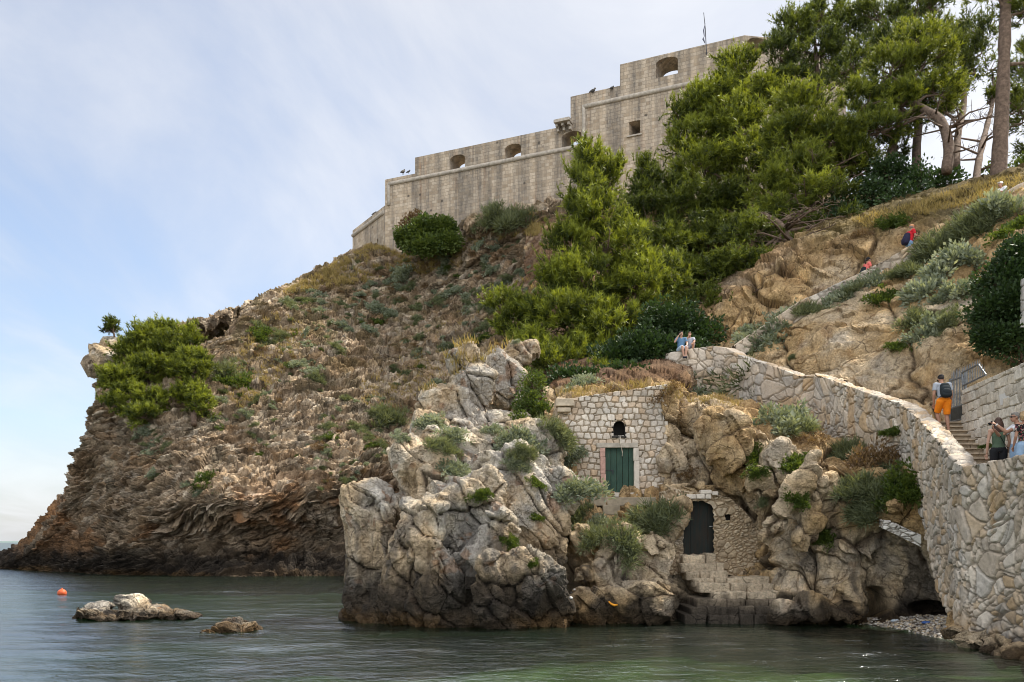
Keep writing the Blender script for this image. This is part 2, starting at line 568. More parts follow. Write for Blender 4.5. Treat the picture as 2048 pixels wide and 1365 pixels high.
def rock_headland(P, N):
    w = np.stack([fbm(P * .22, 3, 40 + i) for i in range(3)], 1)
    q = (P + w * 1.0) @ BEDS
    F1, H1, c1 = cells(q, (2.6, 2.1, .62), 3, .10)
    G1, H2, c2 = cells(q + w * .6, (.95, .75, .27), 9, .12)
    f = fbm(P * 1.6, 4, 70)
    big = fbm(P * .16, 3, 21)
    lay = fbm(q * np.array([.25, .25, 2.0]), 4, 33, ridged=True)
    rg = fbm(q * np.array([1.4, 1.4, 3.4]), 4, 77, ridged=True)
    hf = fbm(P * 4.2, 4, 79, gain=.62, ridged=True)
    s1 = saw(q[:, 2] / 1.25 + .9 * fbm(P * .4, 3, 60), 61); s2 = saw(q[:, 2] / .42 + .8 * fbm(P * .8, 3, 62), 63)
    amp = sstep(-.5, .2, fbm(P * .3, 2, 64))
    d = .8 * big + (H1 - .5) * .40 + .40 * F1 - .20 * c1 + (H2 - .5) * .20 + .26 * G1 - .12 * c2 + (.45 + .55 * amp) * (.66 * s1 + .28 * s2) + .10 * lay + .10 * rg + .10 * hf
    z = P[:, 2]
    n1 = fbm(P * .35, 4, 81); n2 = fbm(P * .9, 4, 90); n3 = fbm(P * .11, 3, 95)
    c = lerp3((.56, .475, .38), (.38, .285, .195), sstep(.15, .85, H2 * .6 + H1 * .4))
    c = mixc(c, (.64, .58, .505), sstep(.74, .9, H2) * .8)
    bed = fbm(np.stack([q[:, 0] * .05, q[:, 1] * .05, q[:, 2] * 1.1], 1), 4, 66, gain=.65)
    c = c * (1 + .55 * np.clip(bed * 1.6, -.7, .7))[:, None]
    soil = sstep(.10, .45, n1 + .25 * n2)
    c = mixc(c, (.28, .175, .095), soil * .6)
    c = mixc(c, (.155, .14, .105), sstep(.08, .45, n2 - .25 * n1) * .6)       # grey lichen and low scrub
    up = sstep(.45, .8, N[:, 2])
    c = mixc(c, (.21, .165, .075), up * sstep(10, 24, z + 4 * n1) * sstep(-.25, .25, n2) * .65)   # thin dry turf high up
    org = np.clip(sstep(.02, .28, n3 + .35 * n2 + .42 * sstep(-30, -40, P[:, 0])) * sstep(8.5, 4.5, z + 1.5 * n1) * sstep(.5, 2.0, z), 0, 1)
    c = mixc(c, (.40, .18, .06), org * .75)
    low = sstep(7.5, 2.2, z + 2.2 * n1 + 1.2 * w[:, 0] * 2)
    c = mixc(c, (.15, .115, .08), low * .5)
    c = crack_shade(c, c1, c2, .75, .5) * np.array([1.16, 1.08, .95])
    c = wet_zone(c, z, n2 * .9, 2.6, n1)
    return d, c


def rock_cliff(P, N, ochre=.5, scale=1.0, dark_top=1.15):
    w = np.stack([fbm(P * .5, 3, 140 + i) for i in range(3)], 1)
    q = (P + w * .7) @ JOINT
    F1, H1, c1 = cells(q, (3.2 * scale, 2.2 * scale, 1.25 * scale), 103, .07)
    G1, H2, c2 = cells(q + w * .4, (1.15 * scale, .9 * scale, .55 * scale), 109, .09)
    f = fbm(P * 3.0, 5, 170); big = fbm(P * .42, 3, 121)
    rid = fbm(P * 1.3, 4, 155, ridged=True)
    K1, H3, c3 = cells(q + w * .2, (.42 * scale, .36 * scale, .24 * scale), 117, .10)
    hf = fbm(P * 5.5, 5, 157, gain=.62, ridged=True)
    s1 = saw(q[:, 2] / (1.5 * scale) + .55 * fbm(P * .6, 3, 160), 161); s2 = saw(q[:, 2] / (.5 * scale) + .6 * fbm(P * 1.1, 3, 162), 163)
    amp = sstep(-.4, .3, fbm(P * .45, 2, 164))
    d = .36 * big + (H1 - .5) * .22 + .34 * F1 - .24 * c1 + (H2 - .5) * .09 + .22 * G1 - .04 * c2 + .05 * K1 - .03 * c3 + amp * (.26 * s1 + .08 * s2) + .05 * rid + .06 * hf
    z = P[:, 2]
    n1 = fbm(P * .55, 4, 181); n2 = fbm(P * 1.7, 4, 190); n3 = fbm(P * np.array([1.6, 1.6, .22]), 4, 195)
    c = lerp3((.80, .63, .42), (.68, .46, .225), sstep(-.35, .35, n1 + (ochre - .5) + .3 * (H1 - .5)))
    c = mixc(c, (.52, .455, .375), sstep(.15, .5, -n1 + .5 * n2 - .15) * .6)          # grey weathered skin
    c = mixc(c, (.42, .22, .085), sstep(.22, .5, n2 + .35 * n1) * .55 * ochre)      # iron stain
    c = mixc(c, (.115, .10, .085), sstep(.12, .42, n3) * sstep(6, 1.5, z) * .8)     # water streaks
    c = crack_shade(c, c1, c2, .8, .25, (.13, .085, .05))
    c = wet_zone(c, z, n2 * .7 + .35 * n3, dark_top, n1)
    return d, c


def rock_outcrop(P, N, dark_top=2.5):
    w = np.stack([fbm(P * .8, 3, 240 + i) for i in range(3)], 1)
    q = (P + w * .22) @ frame((.72, .25, .62), (.55, -.1, -.83))
    F1, H1, c1 = cells(q, (3.0, 1.9, 1.15), 203, .035)
    G1, H2, c2 = cells(q + w * .3, (1.1, .9, .5), 209, .045)
    hf = fbm(P * 6.0, 5, 257, gain=.6, ridged=True); lf = fbm(P * 1.5, 4, 258)
    s1 = saw(q[:, 2] / .95 + .45 * fbm(P * .5, 3, 260), 261); s2 = saw(q[:, 2] / .3 + .5 * fbm(P * 1.0, 3, 262), 263)
    amp = sstep(-.4, .3, fbm(P * .6, 2, 264))
    d = (H1 - .5) * .12 + .16 * F1 - .24 * c1 + (H2 - .5) * .04 + .09 * G1 - .05 * c2 + amp * (.09 * s1 + .045 * s2) + .03 * lf + .06 * hf
    z = P[:, 2]
    n1 = fbm(P * .7, 4, 281); n2 = fbm(P * 2.2, 4, 290); n3 = fbm(P * np.array([1.8, 1.8, .3]), 4, 295)
    c = lerp3((.80, .70, .55), (.72, .54, .34), sstep(-.3, .3, n1))
    c = mixc(c, (.54, .50, .45), sstep(.02, .4, -n1 + .4 * n2) * .7)
    c = mixc(c, (.125, .115, .105), sstep(.05, .38, n3 + .3 * n2) * sstep(5.5, 1.5, z) * .85)
    c = crack_shade(c, c1, c2, .85, .25)
    c = mixc(c, (.40, .19, .07), sstep(.33, .52, n2 - .3 * n1) * .55)
    c = wet_zone(c, z, (n2 * .6 + .9 * n3) * min(1, dark_top), dark_top, n1)
    return d, c


SURF = []          # (V, quads) of every surface things grow on


def rock_patch(name, ctrl, nu, nv, fn, mat, toward=CAM, **kw):
    G = patch(ctrl, nu, nv)
    N = grid_normals(G, toward)
    P = G.reshape(-1, 3); Nn = N.reshape(-1, 3)
    d, c = fn(P, Nn, **kw)
    V = P + Nn * d[:, None]
    Q = grid_faces(nu, nv)
    o = obj_np(name, V, [Q], mat, tint=c, smooth=False)
    k = 3
    Vs = V.reshape(nu, nv, 3)[::k, ::k]
    SURF.append((Vs.reshape(-1, 3), grid_faces(Vs.shape[0], Vs.shape[1])))
    return o


HEAD = [
 [(60,1130,97),(150,1050,100),(220,940,104),(290,860,106),(340,800,108),(380,740,109),(430,690,110),(560,600,112),(740,515,120)],
 [(-110,1143,86),(-8,1122,82),(56,1088,79),(123,1020,77.5),(158,945,76.5),(172,880,76.5),(200,810,77),(214,755,78.5),(228,715,82)],
 [(70,1147,74),(105,1112,73),(148,1070,72.2),(198,1000,71.5),(225,935,71.5),(235,875,72.5),(252,815,74),(270,752,76),(290,700,80)],
 [(230,1152,65.5),(240,1115,65.5),(262,1070,65.8),(290,1005,66.2),(300,935,67.5),(312,870,69.5),(332,810,72),(355,752,75.2),(380,700,80)],
 [(380,1156,63),(385,1118,64.5),(400,1066,65.6),(412,1005,63.2),(420,932,66),(425,860,69.5),(435,790,74),(450,725,79),(462,668,84)],
 [(530,1157,62),(530,1120,64.5),(535,1062,65),(540,1000,64),(545,920,68),(548,840,72.5),(545,760,78),(530,680,84),(524,598,90)],
 [(680,1152,63),(680,1115,66),(690,1055,68),(700,985,66.5),(700,892,70),(690,800,76),(670,710,82),(640,625,90),(608,558,97)],
 [(830,1142,65),(830,1082,68),(830,1030,70),(830,940,70),(820,845,75),(800,755,82),(780,665,89),(760,575,96.5),(720,508,102)],
 [(960,1137,67),(960,1080,69),(950,1000,69.5),(950,912,71),(945,822,76),(940,732,82),(930,640,88),(925,552,93),(920,472,96.5)],
 [(1080,1132,67),(1080,1060,68),(1080,980,69),(1080,900,71),(1075,800,74.5),(1075,700,79),(1080,600,84),(1080,495,88),(1085,418,91)],
 [(1260,1130,67),(1250,1060,68),(1250,960,69),(1250,860,70),(1250,760,72),(1250,660,75),(1250,560,79),(1250,470,84),(1250,400,87.5)],
]
# a last row behind the crest gives the hill its back
HEAD = [[(c[0][0], c[0][1] + 34, c[0][2] - .4)] + c + [(c[-1][0] + 25, c[-1][1] + 10, c[-1][2] + 14)] for c in HEAD]
hill = tag(rock_patch('hill', HEAD, 860, 640, rock_headland, M['rock_far'], toward=(-60, 10, 40)), kind='structure')

SLOPE = [
 [(1065,800,38),(1058,765,42),(1052,725,48),(1050,680,56),(1050,600,70),(1050,520,82),(1050,450,92)],
 [(1110,785,35),(1100,745,38),(1092,690,43),(1090,640,50),(1090,560,65),(1095,490,80),(1100,420,91)],
 [(1180,785,33.6),(1180,750,36),(1172,700,40),(1170,640,45),(1170,560,60),(1170,480,76),(1170,415,90)],
 [(1300,770,33.8),(1300,740,36),(1300,680,41),(1290,620,46),(1290,540,60),(1290,460,74),(1290,400,88)],
 [(1440,735,38.3),(1432,690,39),(1422,640,40),(1412,600,42),(1400,545,50),(1390,470,66),(1380,400,86)],
 [(1540,690,38.7),(1540,625,39.2),(1545,562,40),(1550,502,42),(1550,455,50),(1545,420,62),(1520,380,82)],
 [(1650,625,38.5),(1650,562,39),(1650,508,39.8),(1642,465,41.5),(1640,425,48),(1640,405,56),(1640,390,72)],
 [(1750,575,38),(1745,522,38.5),(1740,475,39.3),(1740,440,41),(1740,410,46),(1740,400,54),(1740,395,70)],
 [(1830,515,37.6),(1825,472,38),(1820,440,38.8),(1820,412,40.5),(1820,393,45),(1820,392,53),(1820,400,70)],
 [(1940,445,37),(1935,424,37.5),(1930,402,38.5),(1930,380,40.5),(1930,368,45),(1930,374,53),(1930,395,70)],
 [(2060,385,36.5),(2055,368,37),(2050,352,38),(2050,342,40),(2050,338,45),(2050,345,53),(2050,380,70)],
 [(2260,330,36.5),(2255,315,37),(2250,305,38),(2250,300,40),(2250,300,45),(2250,310,53),(2250,350,70)],
]
SLOPE = [[(c[0][0], c[0][1] + 100, c[0][2] + .3)] + c for c in SLOPE]


def rock_slope(P, N):
    d, c = rock_cliff(P, N, ochre=.65)
    n1 = fbm(P * .3, 4, 501); n2 = fbm(P * 1.4, 4, 502)
    soil = np.clip(sstep(.55, .85, N[:, 2] + .25 * n1) * .6 + sstep(43, 47, P[:, 1] + 2 * n1) + sstep(10, 7, P[:, 0] + 2 * n1), 0, 1) * sstep(-.45, .05, n1 + .3 * n2 + .1)
    c = mixc(c, (.15, .075, .038), soil * .9)
    turf = sstep(15.5, 17.5, P[:, 2] + n2) * sstep(12, 16, P[:, 0]) * sstep(.25, .6, N[:, 2])
    c = mixc(c, (.17, .13, .045), turf * .8)
    return d * (1 - .5 * soil), c
tag(rock_patch('slope', SLOPE, 560, 330, rock_slope, M['rock'], toward=(-10, 0, 30)), kind='structure')

CLIFF = [
 [(1085,1262,28.2),(1095,1185,28.8),(1098,1100,29.8),(1098,1020,30.4),(1098,940,31.2),(1095,870,32.2),(1090,810,33.2),(1085,770,35)],
 [(1170,1258,27.2),(1170,1185,27.9),(1170,1105,29.0),(1170,1030,30.0),(1170,960,31.4),(1170,880,31.9),(1170,806,32.2),(1170,778,33.4)],
 [(1262,1256,26.9),(1266,1190,27.3),(1272,1110,28.4),(1288,1040,29.5),(1300,965,31.3),(1310,880,31.8),(1310,800,32),(1310,768,33.6)],
 [(1400,1253,27.3),(1400,1185,28.9),(1400,1107,30.4),(1400,1040,30.5),(1400,982,30.2),(1400,905,30.6),(1400,830,31.6),(1405,795,35)],
 [(1490,1253,27.0),(1490,1182,28.4),(1490,1107,29.8),(1500,1030,29.6),(1490,960,29.0),(1480,890,29.4),(1480,830,30.6),(1500,800,34)],
 [(1580,1253,26.5),(1580,1172,26.9),(1575,1100,27.6),(1570,1030,27.7),(1560,950,27.7),(1560,880,28.8),(1572,842,30.4),(1592,820,33.5)],
 [(1680,1254,26.2),(1670,1182,26.4),(1665,1100,26.7),(1660,1020,26.9),(1655,960,27.3),(1660,915,28.0),(1680,892,29.8),(1690,880,32)],
 [(1765,1256,26.2),(1768,1182,26.6),(1770,1105,26.2),(1775,1050,25.3),(1770,990,25.8),(1770,945,26.2),(1772,915,27.6),(1780,905,30)],
 [(1835,1262,26.2),(1845,1185,26.0),(1848,1100,25.3),(1850,1040,24.9),(1850,990,24.6),(1850,960,25),(1842,940,26),(1825,930,29)],
 [(1960,1270,23.8),(1960,1185,24.0),(1960,1100,24.0),(1960,1040,24.0),(1960,982,24.2),(1960,950,24.4),(1960,930,24.6),(1960,915,25)],
]
CLIFF = [[(c[0][0], c[0][1] + 40, c[0][2] - .1)] + c for c in CLIFF]


def rock_caves(P, N):
    d, c = rock_cliff(P, N, ochre=.6)
    for px, py, w_, h_, dep in ((1778, 1208, .30, .42, 1.2), (1858, 1222, .36, .26, .9), (1150, 1165, .5, .6, 1.2), (1715, 1235, .35, .25, .8)):
        q = np.array(at(px, py, 25.8))
        r = np.sqrt(((P[:, 0] - q[0]) / w_) ** 2 + ((P[:, 2] - q[2]) / h_) ** 2) + .25 * fbm(P * 2.0, 3, 700)
        d = d - dep * sstep(1.15, .75, r)
    return d, c
tag(rock_patch('cliff', CLIFF, 760, 520, rock_caves, M['rock']), kind='structure')

UPPER = [
 [(1400,770,38.5),(1410,750,38.6),(1420,735,38.7),(1430,715,38.8),(1440,690,39)],
 [(1475,785,36.9),(1480,750,37.1),(1486,725,37.3),(1492,705,37.6),(1500,680,38.1)],
 [(1550,795,34.6),(1560,750,35.3),(1565,712,35.9),(1570,678,36.7),(1575,642,37.9)],
 [(1640,800,32.1),(1650,755,32.9),(1655,702,33.9),(1655,652,35.6),(1655,598,37.7)],
 [(1740,840,29.6),(1740,775,30.6),(1740,702,32.1),(1740,632,34.6),(1740,560,37.3)],
 [(1830,885,27.6),(1830,805,28.5),(1830,712,30.1),(1830,612,33.1),(1840,505,36.7)],
 [(1890,905,27.2),(1895,805,27.7),(1900,702,29.1),(1910,582,32.1),(1925,445,36.1)],
 [(1965,855,27.2),(1978,775,27.6),(1988,682,28.6),(1998,562,31.1),(2008,390,35.6)],
 [(2100,800,25.9),(2105,740,26.2),(2110,660,27.1),(2115,530,30.1),(2125,365,35.1)],
 [(2300,800,24),(2300,740,24.2),(2300,660,25),(2300,530,28),(2300,340,34)],
]
tag(rock_patch('cliff', UPPER, 640, 420, rock_cliff, M['rock'], ochre=.62, scale=1.9, dark_top=.1), kind='structure')


PATH = [[u[-1], [(u[-1][0] + s[1][0]) / 2, (u[-1][1] + s[1][1]) / 2 + 6, (u[-1][2] + s[1][2]) / 2], s[1], s[2]] for u, s in (
    (UPPER[1], SLOPE[4]), (UPPER[2], SLOPE[5]), (UPPER[3], SLOPE[6]), (UPPER[4], SLOPE[7]), (UPPER[5], SLOPE[8]), (UPPER[6], SLOPE[9]), (UPPER[7], SLOPE[10]), (UPPER[9], SLOPE[11]))]
tag(rock_patch('path', PATH, 400, 60, lambda P, N: (lambda d, c: (d * .25, c))(*rock_cliff(P, N, ochre=.6)), M['rock'], toward=(10, 20, 60)), kind='structure')

def sphere_pts(n, seed):
    """points spread evenly over a sphere, then shaken"""
    rg = np.random.default_rng(seed)
    i = np.arange(n) + .5
    ph = np.arccos(1 - 2 * i / n); th = math.pi * (1 + 5 ** .5) * i + rg.uniform(0, 6.28)
    p = np.stack([np.cos(th) * np.sin(ph), np.sin(th) * np.sin(ph), np.cos(ph)], 1) + rg.normal(size=(n, 3)) * .22
    return p / np.linalg.norm(p, axis=1, keepdims=True)


# ------------------------------------------------------------------ boulders fused into an outcrop
def boulders(specs, voxel, fn, name, mat, sub=5, smooth=1):
    """specs: (px, py, half width px, half height px, roll deg, Y, half depth m [, squareness])"""
    bm = bmesh.new()
    for sp in specs:
        px, py, hw, hh, roll, Y, hd = sp[:7]
        sq = (sp[7] if len(sp) > 7 else 2.7) + 1.2
        c = at(px, py, Y); sx, sz = hw / F * Y, hh / F * Y
        rot = Matrix.Rotation(R(-roll), 3, 'Y')
        # a broken block: the hull of a few corners, so it has flat faces and sharp arrises
        u = sphere_pts(17, hash((px, py)) % 9999)
        vs = []
        for x, y, z in u:
            k = (abs(x) ** sq + abs(y) ** sq + abs(z) ** sq) ** (1 / sq)
            vs.append(bm.verts.new(c + rot @ Vector((x / k * sx, y / k * hd, z / k * sz)) * 1.04))
        r = bmesh.ops.convex_hull(bm, input=vs)
        bmesh.ops.delete(bm, geom=[g for g in r['geom_interior'] if isinstance(g, bmesh.types.BMVert)], context='VERTS')
    me = bpy.data.meshes.new(name); bm.to_mesh(me); bm.free()
    o = link(bpy.data.objects.new(name, me))
    baked(o, ('REMESH', dict(mode='VOXEL', voxel_size=voxel)), ('SMOOTH', dict(iterations=smooth, factor=.5)))
    V, N = mesh_arrays(o.data)
    d, c = fn(V.astype(float), N.astype(float))
    V2 = V + N * d[:, None]
    o.data.vertices.foreach_set('co', V2.astype(np.float32).ravel())
    at_ = o.data.attributes.new('tint', 'FLOAT_COLOR', 'POINT')
    cc = np.ones((len(V), 4), np.float32); cc[:, :3] = np.clip(c, 0, 1); at_.data.foreach_set('color', cc.ravel())
    o.data.materials.clear(); o.data.materials.append(mat)
    o.data.polygons.foreach_set('use_smooth', np.full(len(o.data.polygons), False))
    o.data.update()
    vi = [tuple(p.vertices) for p in o.data.polygons]
    SURF.append((V2, vi))
    return o


OUT = [
 (728,1228,44,40,0,28.4,.9),(760,1235,40,34,0,27.6,.8),
 (715,1015,30,52,8,28.2,.7),(726,1120,40,125,-4,28.6,.9),(738,1000,34,36,30,28.4,.7),(768,1130,34,120,4,28.0,.9),
 (762,1000,55,34,-30,29.0,.9),
 (930,1025,66,98,-32,26.9,.9,3.2),(985,1075,44,60,-38,26.5,.8,3.0),(860,1075,48,88,-14,26.7,.9),(815,1120,42,120,-6,26.9,.9),
 (905,1160,50,60,-10,26.0,.8),(880,1205,62,60,0,25.9,.8),(800,1215,52,55,4,26.8,.9),
 (985,1190,42,85,3,25.7,.8,3.4),(1055,1180,72,82,-8,25.9,.9,3.0),(1110,1215,38,55,0,26.3,.8),
 (958,1118,42,22,-18,25.9,.6),(1000,1240,90,35,0,25.9,.7),(900,1245,90,30,0,26.1,.7),
 (960,1060,150,130,0,28.8,1.6),(1070,1040,62,100,0,28.2,1.3),(1020,960,75,70,0,28.9,1.2),(880,960,80,70,0,29.4,1.4),
 (1118,958,36,22,0,28.4,.6),(1124,1000,30,34,0,28.2,.6),(1100,1090,30,60,0,28.0,.8),
 (825,925,40,52,15,29.2,1.0),(950,905,130,50,0,30.4,1.4),(1060,905,70,60,0,30.6,1.2),
 (860,870,38,52,10,31.6,1.0),(905,890,70,52,0,31.8,1.2),
 (934,738,40,46,4,34.0,1.0,3.6),(944,782,44,50,-22,33.5,1.0,3.4),(900,802,50,38,-10,33.3,.9),(868,815,34,42,0,33.2,.9),(930,838,40,34,10,33.2,.8),
 (1008,745,46,52,0,35.2,.9),(1012,790,40,26,0,35.0,.9),(1045,705,34,24,0,36.2,.8),(985,860,90,36,0,33.4,1.2),
]
outcrop = boulders(OUT, .05, rock_outcrop, 'rock_outcrop', M['rock'])
tag(outcrop, 'pale jagged rock outcrop rising from the water in front of the headland', 'rock')

rk = boulders([(190,1222,36,16,0,28.6,.8),(262,1212,34,24,-10,28.9,.7),(300,1226,60,15,-6,28.8,.8),(360,1232,40,12,0,28.6,.6),(240,1232,90,12,0,28.7,.9)],
              .03, lambda P, N: rock_outcrop(P, N, .55), 'sea_rock', M['rock'])
tag(rk, 'larger jagged rock with pale peak breaking the water by the buoy', 'rock')
rk = boulders([(445,1262,30,16,0,24.6,.5),(480,1258,34,14,10,24.7,.5),(505,1264,16,9,0,24.8,.35),(415,1268,18,8,0,24.6,.4)],
              .026, lambda P, N: rock_outcrop(P, N, .42), 'sea_rock', M['rock'])
tag(rk, 'smaller low dark rock in the shallows nearer the shore', 'rock')

# boulders and slabs standing proud of the cliff: part of the ground
CL = [
 (1334,850,24,66,0,31.3,.6),(1345,935,30,54,6,30.9,.6),(1322,800,24,26,0,31.4,.6),(1128,960,20,50,0,31.0,.5),(1120,860,14,60,0,31.4,.5),
 (1582,1000,24,104,-31,26.7,.38,4.6),(1612,1062,26,44,-31,26.6,.36,4.0),(1455,890,38,66,-18,29.0,.6,3.0),(1425,865,30,50,-14,29.8,.6),(1640,1000,22,60,-34,27.0,.35,3.2),(1540,940,22,60,-30,28.0,.4,3.2),
 (1650,985,28,40,-24,27.0,.5),(1795,1015,24,18,0,25.1,.35),(1235,1120,40,80,-10,27.6,.6),(1180,1215,58,40,0,27.0,.6),(1300,1130,46,70,-30,27.6,.5),
 (1165,1075,26,34,0,28.6,.5),(1165,1150,22,18,0,27.6,.4),(1290,1200,70,46,0,26.9,.6),(1335,1055,26,70,-26,28.9,.5),(1380,980,48,18,0,29.6,.4),
 (1700,1200,40,50,10,26.0,.4),(1640,1215,46,36,0,26.0,.4),(1590,1222,50,26,0,26.1,.4),
]
o = boulders(CL, .05, lambda P, N: (lambda d, c: (d * .55, c))(*rock_cliff(P, N, ochre=.45)), 'cliff', M['rock'])
tag(o, kind='structure')
# the bare grey knob above the spur
KN = [(206,712,24,28,10,77.5,1.2),(222,690,22,16,0,78.5,1.0)]
o = boulders(KN, .12, lambda P, N: (lambda d, c: (d * .6, c))(*rock_outcrop(P * 1.0, N)), 'hill', M['rock_far']); tag(o, kind='structure')
# overhanging rock under the fort
KN = [(1000,460,62,22,-6,93,2.2),(1060,440,50,22,0,92,2.0),(985,520,40,30,0,92.5,1.6),(955,452,26,14,0,95,1.5)]
o = boulders(KN, .16, lambda P, N: rock_headland(P, N), 'hill', M['rock_far']); tag(o, kind='structure')

# ------------------------------------------------------------------ water, bed, beach
t = NT('sea_water')
v = t.coord('Object', (1, 1.0, 1))
na = t.noise(t.coord('Object', (.8, 1.5, 1)), 1.7, 5, .6, .3)
nb = t.noise(t.coord('Object', (1, 2.4, 1)), 4.6, 3, .55)
nbig = t.noise(t.coord('Object', (.5, 1, 1)), .22, 3, .5)
hh = t.math('ADD', t.math('MULTIPLY', na, 1.0), t.math('MULTIPLY', nb, .28))
hh = t.math('ADD', hh, t.math('MULTIPLY', nbig, 1.3))
nrm = t.bump(hh, 1.0, .07)
shal = t.noise(t.coord('Object', (.35, .8, 1)), .5, 4, .6)
body = t.new('BsdfDiffuse', _in={'Color': t.mix(t.rng(shal, .35, .7, 0, 1), (.003, .009, .0065, 1), (.012, .028, .011, 1))})
t.put(body, 'Normal', nrm)
trn = t.new('BsdfTransparent', _in={'Color': (.46, .70, .42, 1)})
inner = t.new('MixShader', _in={0: .68, 1: body.outputs[0], 2: trn.outputs[0]})
gl = t.new('BsdfGlossy', _in={'Color': (.95, .97, 1, 1), 'Roughness': .14}); t.put(gl, 'Normal', nrm)
fr = t.new('Fresnel', _in={'IOR': 1.34}); t.put(fr, 'Normal', nrm)
mx = t.new('MixShader', _in={0: t.math('MULTIPLY', fr.outputs[0], .45), 1: inner.outputs[0], 2: gl.outputs[0]})
t.l.new(mx.outputs[0], t.out.inputs['Surface'])
M['water'] = t.m

ys = np.concatenate([np.linspace(3, 60, 260), np.geomspace(60.6, 6000, 90)])
us = np.linspace(-1, 1, 260)
XX = us[None, :] * (ys[:, None] * 1.0 + 14); YY = np.repeat(ys[:, None], len(us), 1)
Pw = np.stack([XX.ravel(), YY.ravel(), np.zeros(XX.size)], 1)
amp = np.clip(1.4 - Pw[:, 1] / 60, 0.0, 1) * 1.5
Pw[:, 2] = (fbm(Pw * np.array([.35, .8, 1]), 3, 800) * .05 + fbm(Pw * np.array([1.1, 2.2, 1]), 2, 810) * .018) * amp
sea = obj_np('water', Pw, [grid_faces(len(ys), len(us))], M['water'])
tag(sea, kind='structure')

t = NT('sea_bed')
v = t.coord('Object')
n1 = t.noise(v, .35, 5, .6); n2 = t.noise(v, 3.0, 5, .6)
c = t.ramp(n1, [(.32, (.05, .065, .03)), (.48, (.22, .22, .11)), (.65, (.42, .40, .22))])
c = t.mix(1.0, c, t.ramp(n2, [(.3, .6), (.7, 1.25)]), 'MULTIPLY')
sx = t.new('SeparateXYZ', _in={0: t.coord('Object')})
near = t.rng(t.math('ADD', sx.outputs[1], t.math('MULTIPLY', t.noise(t.coord('Object'), .25, 3, .5), 10.0)), 20, 31, 0, 1)      # sand near the shore; farther out darkened in colour for light lost with depth
c = t.mix(near, c, (.018, .024, .014, 1))
M['bed'] = t.pbr(c, .95)
gx = np.concatenate([-np.geomspace(6000, 62, 30), np.linspace(-60, 40, 140), np.geomspace(42, 6000, 30)])
gy = np.concatenate([[-40], np.linspace(2, 110, 140), np.geomspace(113, 7000, 30)])
nx, ny = len(gx), len(gy)
GX, GY = np.meshgrid(gx, gy, indexing='ij')
Pb = np.stack([GX.ravel(), GY.ravel(), np.zeros(GX.size)], 1)
far = np.clip((Pb[:, 1] - 17) / 60, 0, 1); lft = np.clip((2 - Pb[:, 0]) / 40, 0, 1) + np.clip((Pb[:, 1] - 110) / 400, 0, 2)
Pb[:, 2] = -.45 - 3.2 * far - 3.0 * lft - .25 * fbm(Pb * .3, 4, 830) * 2
bed = obj_np('seabed', Pb, [grid_faces(nx, ny)], M['bed'])
tag(bed, kind='structure')
# ------------------------------------------------------------------ the fort
def fort_mat(name):
    t = NT(name)
    v = t.coord('Object')
    xy = t.new('SeparateXYZ', _in={0: v})
    wob = t.noise(v, .9, 4, .6)
    sx = t.math('ADD', xy.outputs[0], xy.outputs[1])
    zz = t.math('ADD', xy.outputs[2], t.math('MULTIPLY', wob, .30))
    uv = t.new('CombineXYZ', _in={0: sx, 1: zz, 2: 0.0}).outputs[0]
    br = t.new('TexBrick', offset=.5, offset_frequency=2, squash=.65, squash_frequency=3,
               _in={'Vector': uv, 'Color1': (.0, .0, .0, 1), 'Color2': (1, 1, 1, 1), 'Mortar': (.5, .5, .5, 1), 'Scale': 1.0,
                    'Mortar Size': .03, 'Mortar Smooth': .3, 'Bias': 0.0, 'Brick Width': .66, 'Row Height': .36})
    col = t.ramp(br.outputs['Color'], [(0, (.37, .285, .195)), (.4, (.49, .39, .28)), (.75, (.55, .45, .335)), (1, (.41, .335, .25))])
    mort = br.outputs['Fac']; n1b = t.noise(v, .7, 4, .6)
    n1 = t.noise(v, 1.6, 6, .65); n2 = t.noise(v, 9, 5, .65)
    col = t.mix(t.math('MULTIPLY', mort, t.rng(n1b, .3, .7, .1, .55)), col, (.20, .165, .125, 1))
    # dark runs of lichen and rain down the face
    st = t.noise(t.coord('Object', (1.0, 1.0, .045)), .85, 5, .62)
    st2 = t.noise(t.coord('Object', (1.0, 1.0, .09)), 3.2, 4, .6)
    s = t.math('MULTIPLY', t.rng(st, .40, .56, 0, 1), t.rng(st2, .25, .65, .35, 1))
    s = t.math('MULTIPLY', s, t.rng(n1, .25, .6, .3, 1), True)
    col = t.mix(t.math('MULTIPLY', s, .85), col, (.085, .08, .074, 1))
    rust = t.math('MULTIPLY', t.rng(t.noise(t.coord('Object', (1, 1, .06)), 1.3, 3, .5), .58, .70, 0, 1), t.rng(n1, .3, .6, 0, 1))
    col = t.mix(t.math('MULTIPLY', rust, .45), col, (.34, .19, .10, 1))
    col = t.mix(1.0, col, t.ramp(n1, [(.25, .78), (.5, 1.0), (.8, 1.12)]), 'MULTIPLY')
    col = t.mix(1.0, col, t.ramp(n2, [(.25, .80), (.7, 1.14)]), 'MULTIPLY')
    holes = t.rng(t.new('TexVoronoi', _in={'Vector': v, 'Scale': .55, 'Randomness': 1.0}).outputs['Distance'], .0, .14, 1, 0)
    holes = t.rng(holes, .2, .6, 0, 1)
    col = t.mix(t.math('MULTIPLY', holes, .8), col, (.07, .06, .05, 1))
    h = t.math('ADD', t.math('MULTIPLY', mort, -1.0), t.math('MULTIPLY', n2, .5))
    h = t.math('ADD', h, t.math('MULTIPLY', br.outputs['Color'], .25))
    return t.pbr(col, .92, t.bump(h, .75, .05), spec=.2)


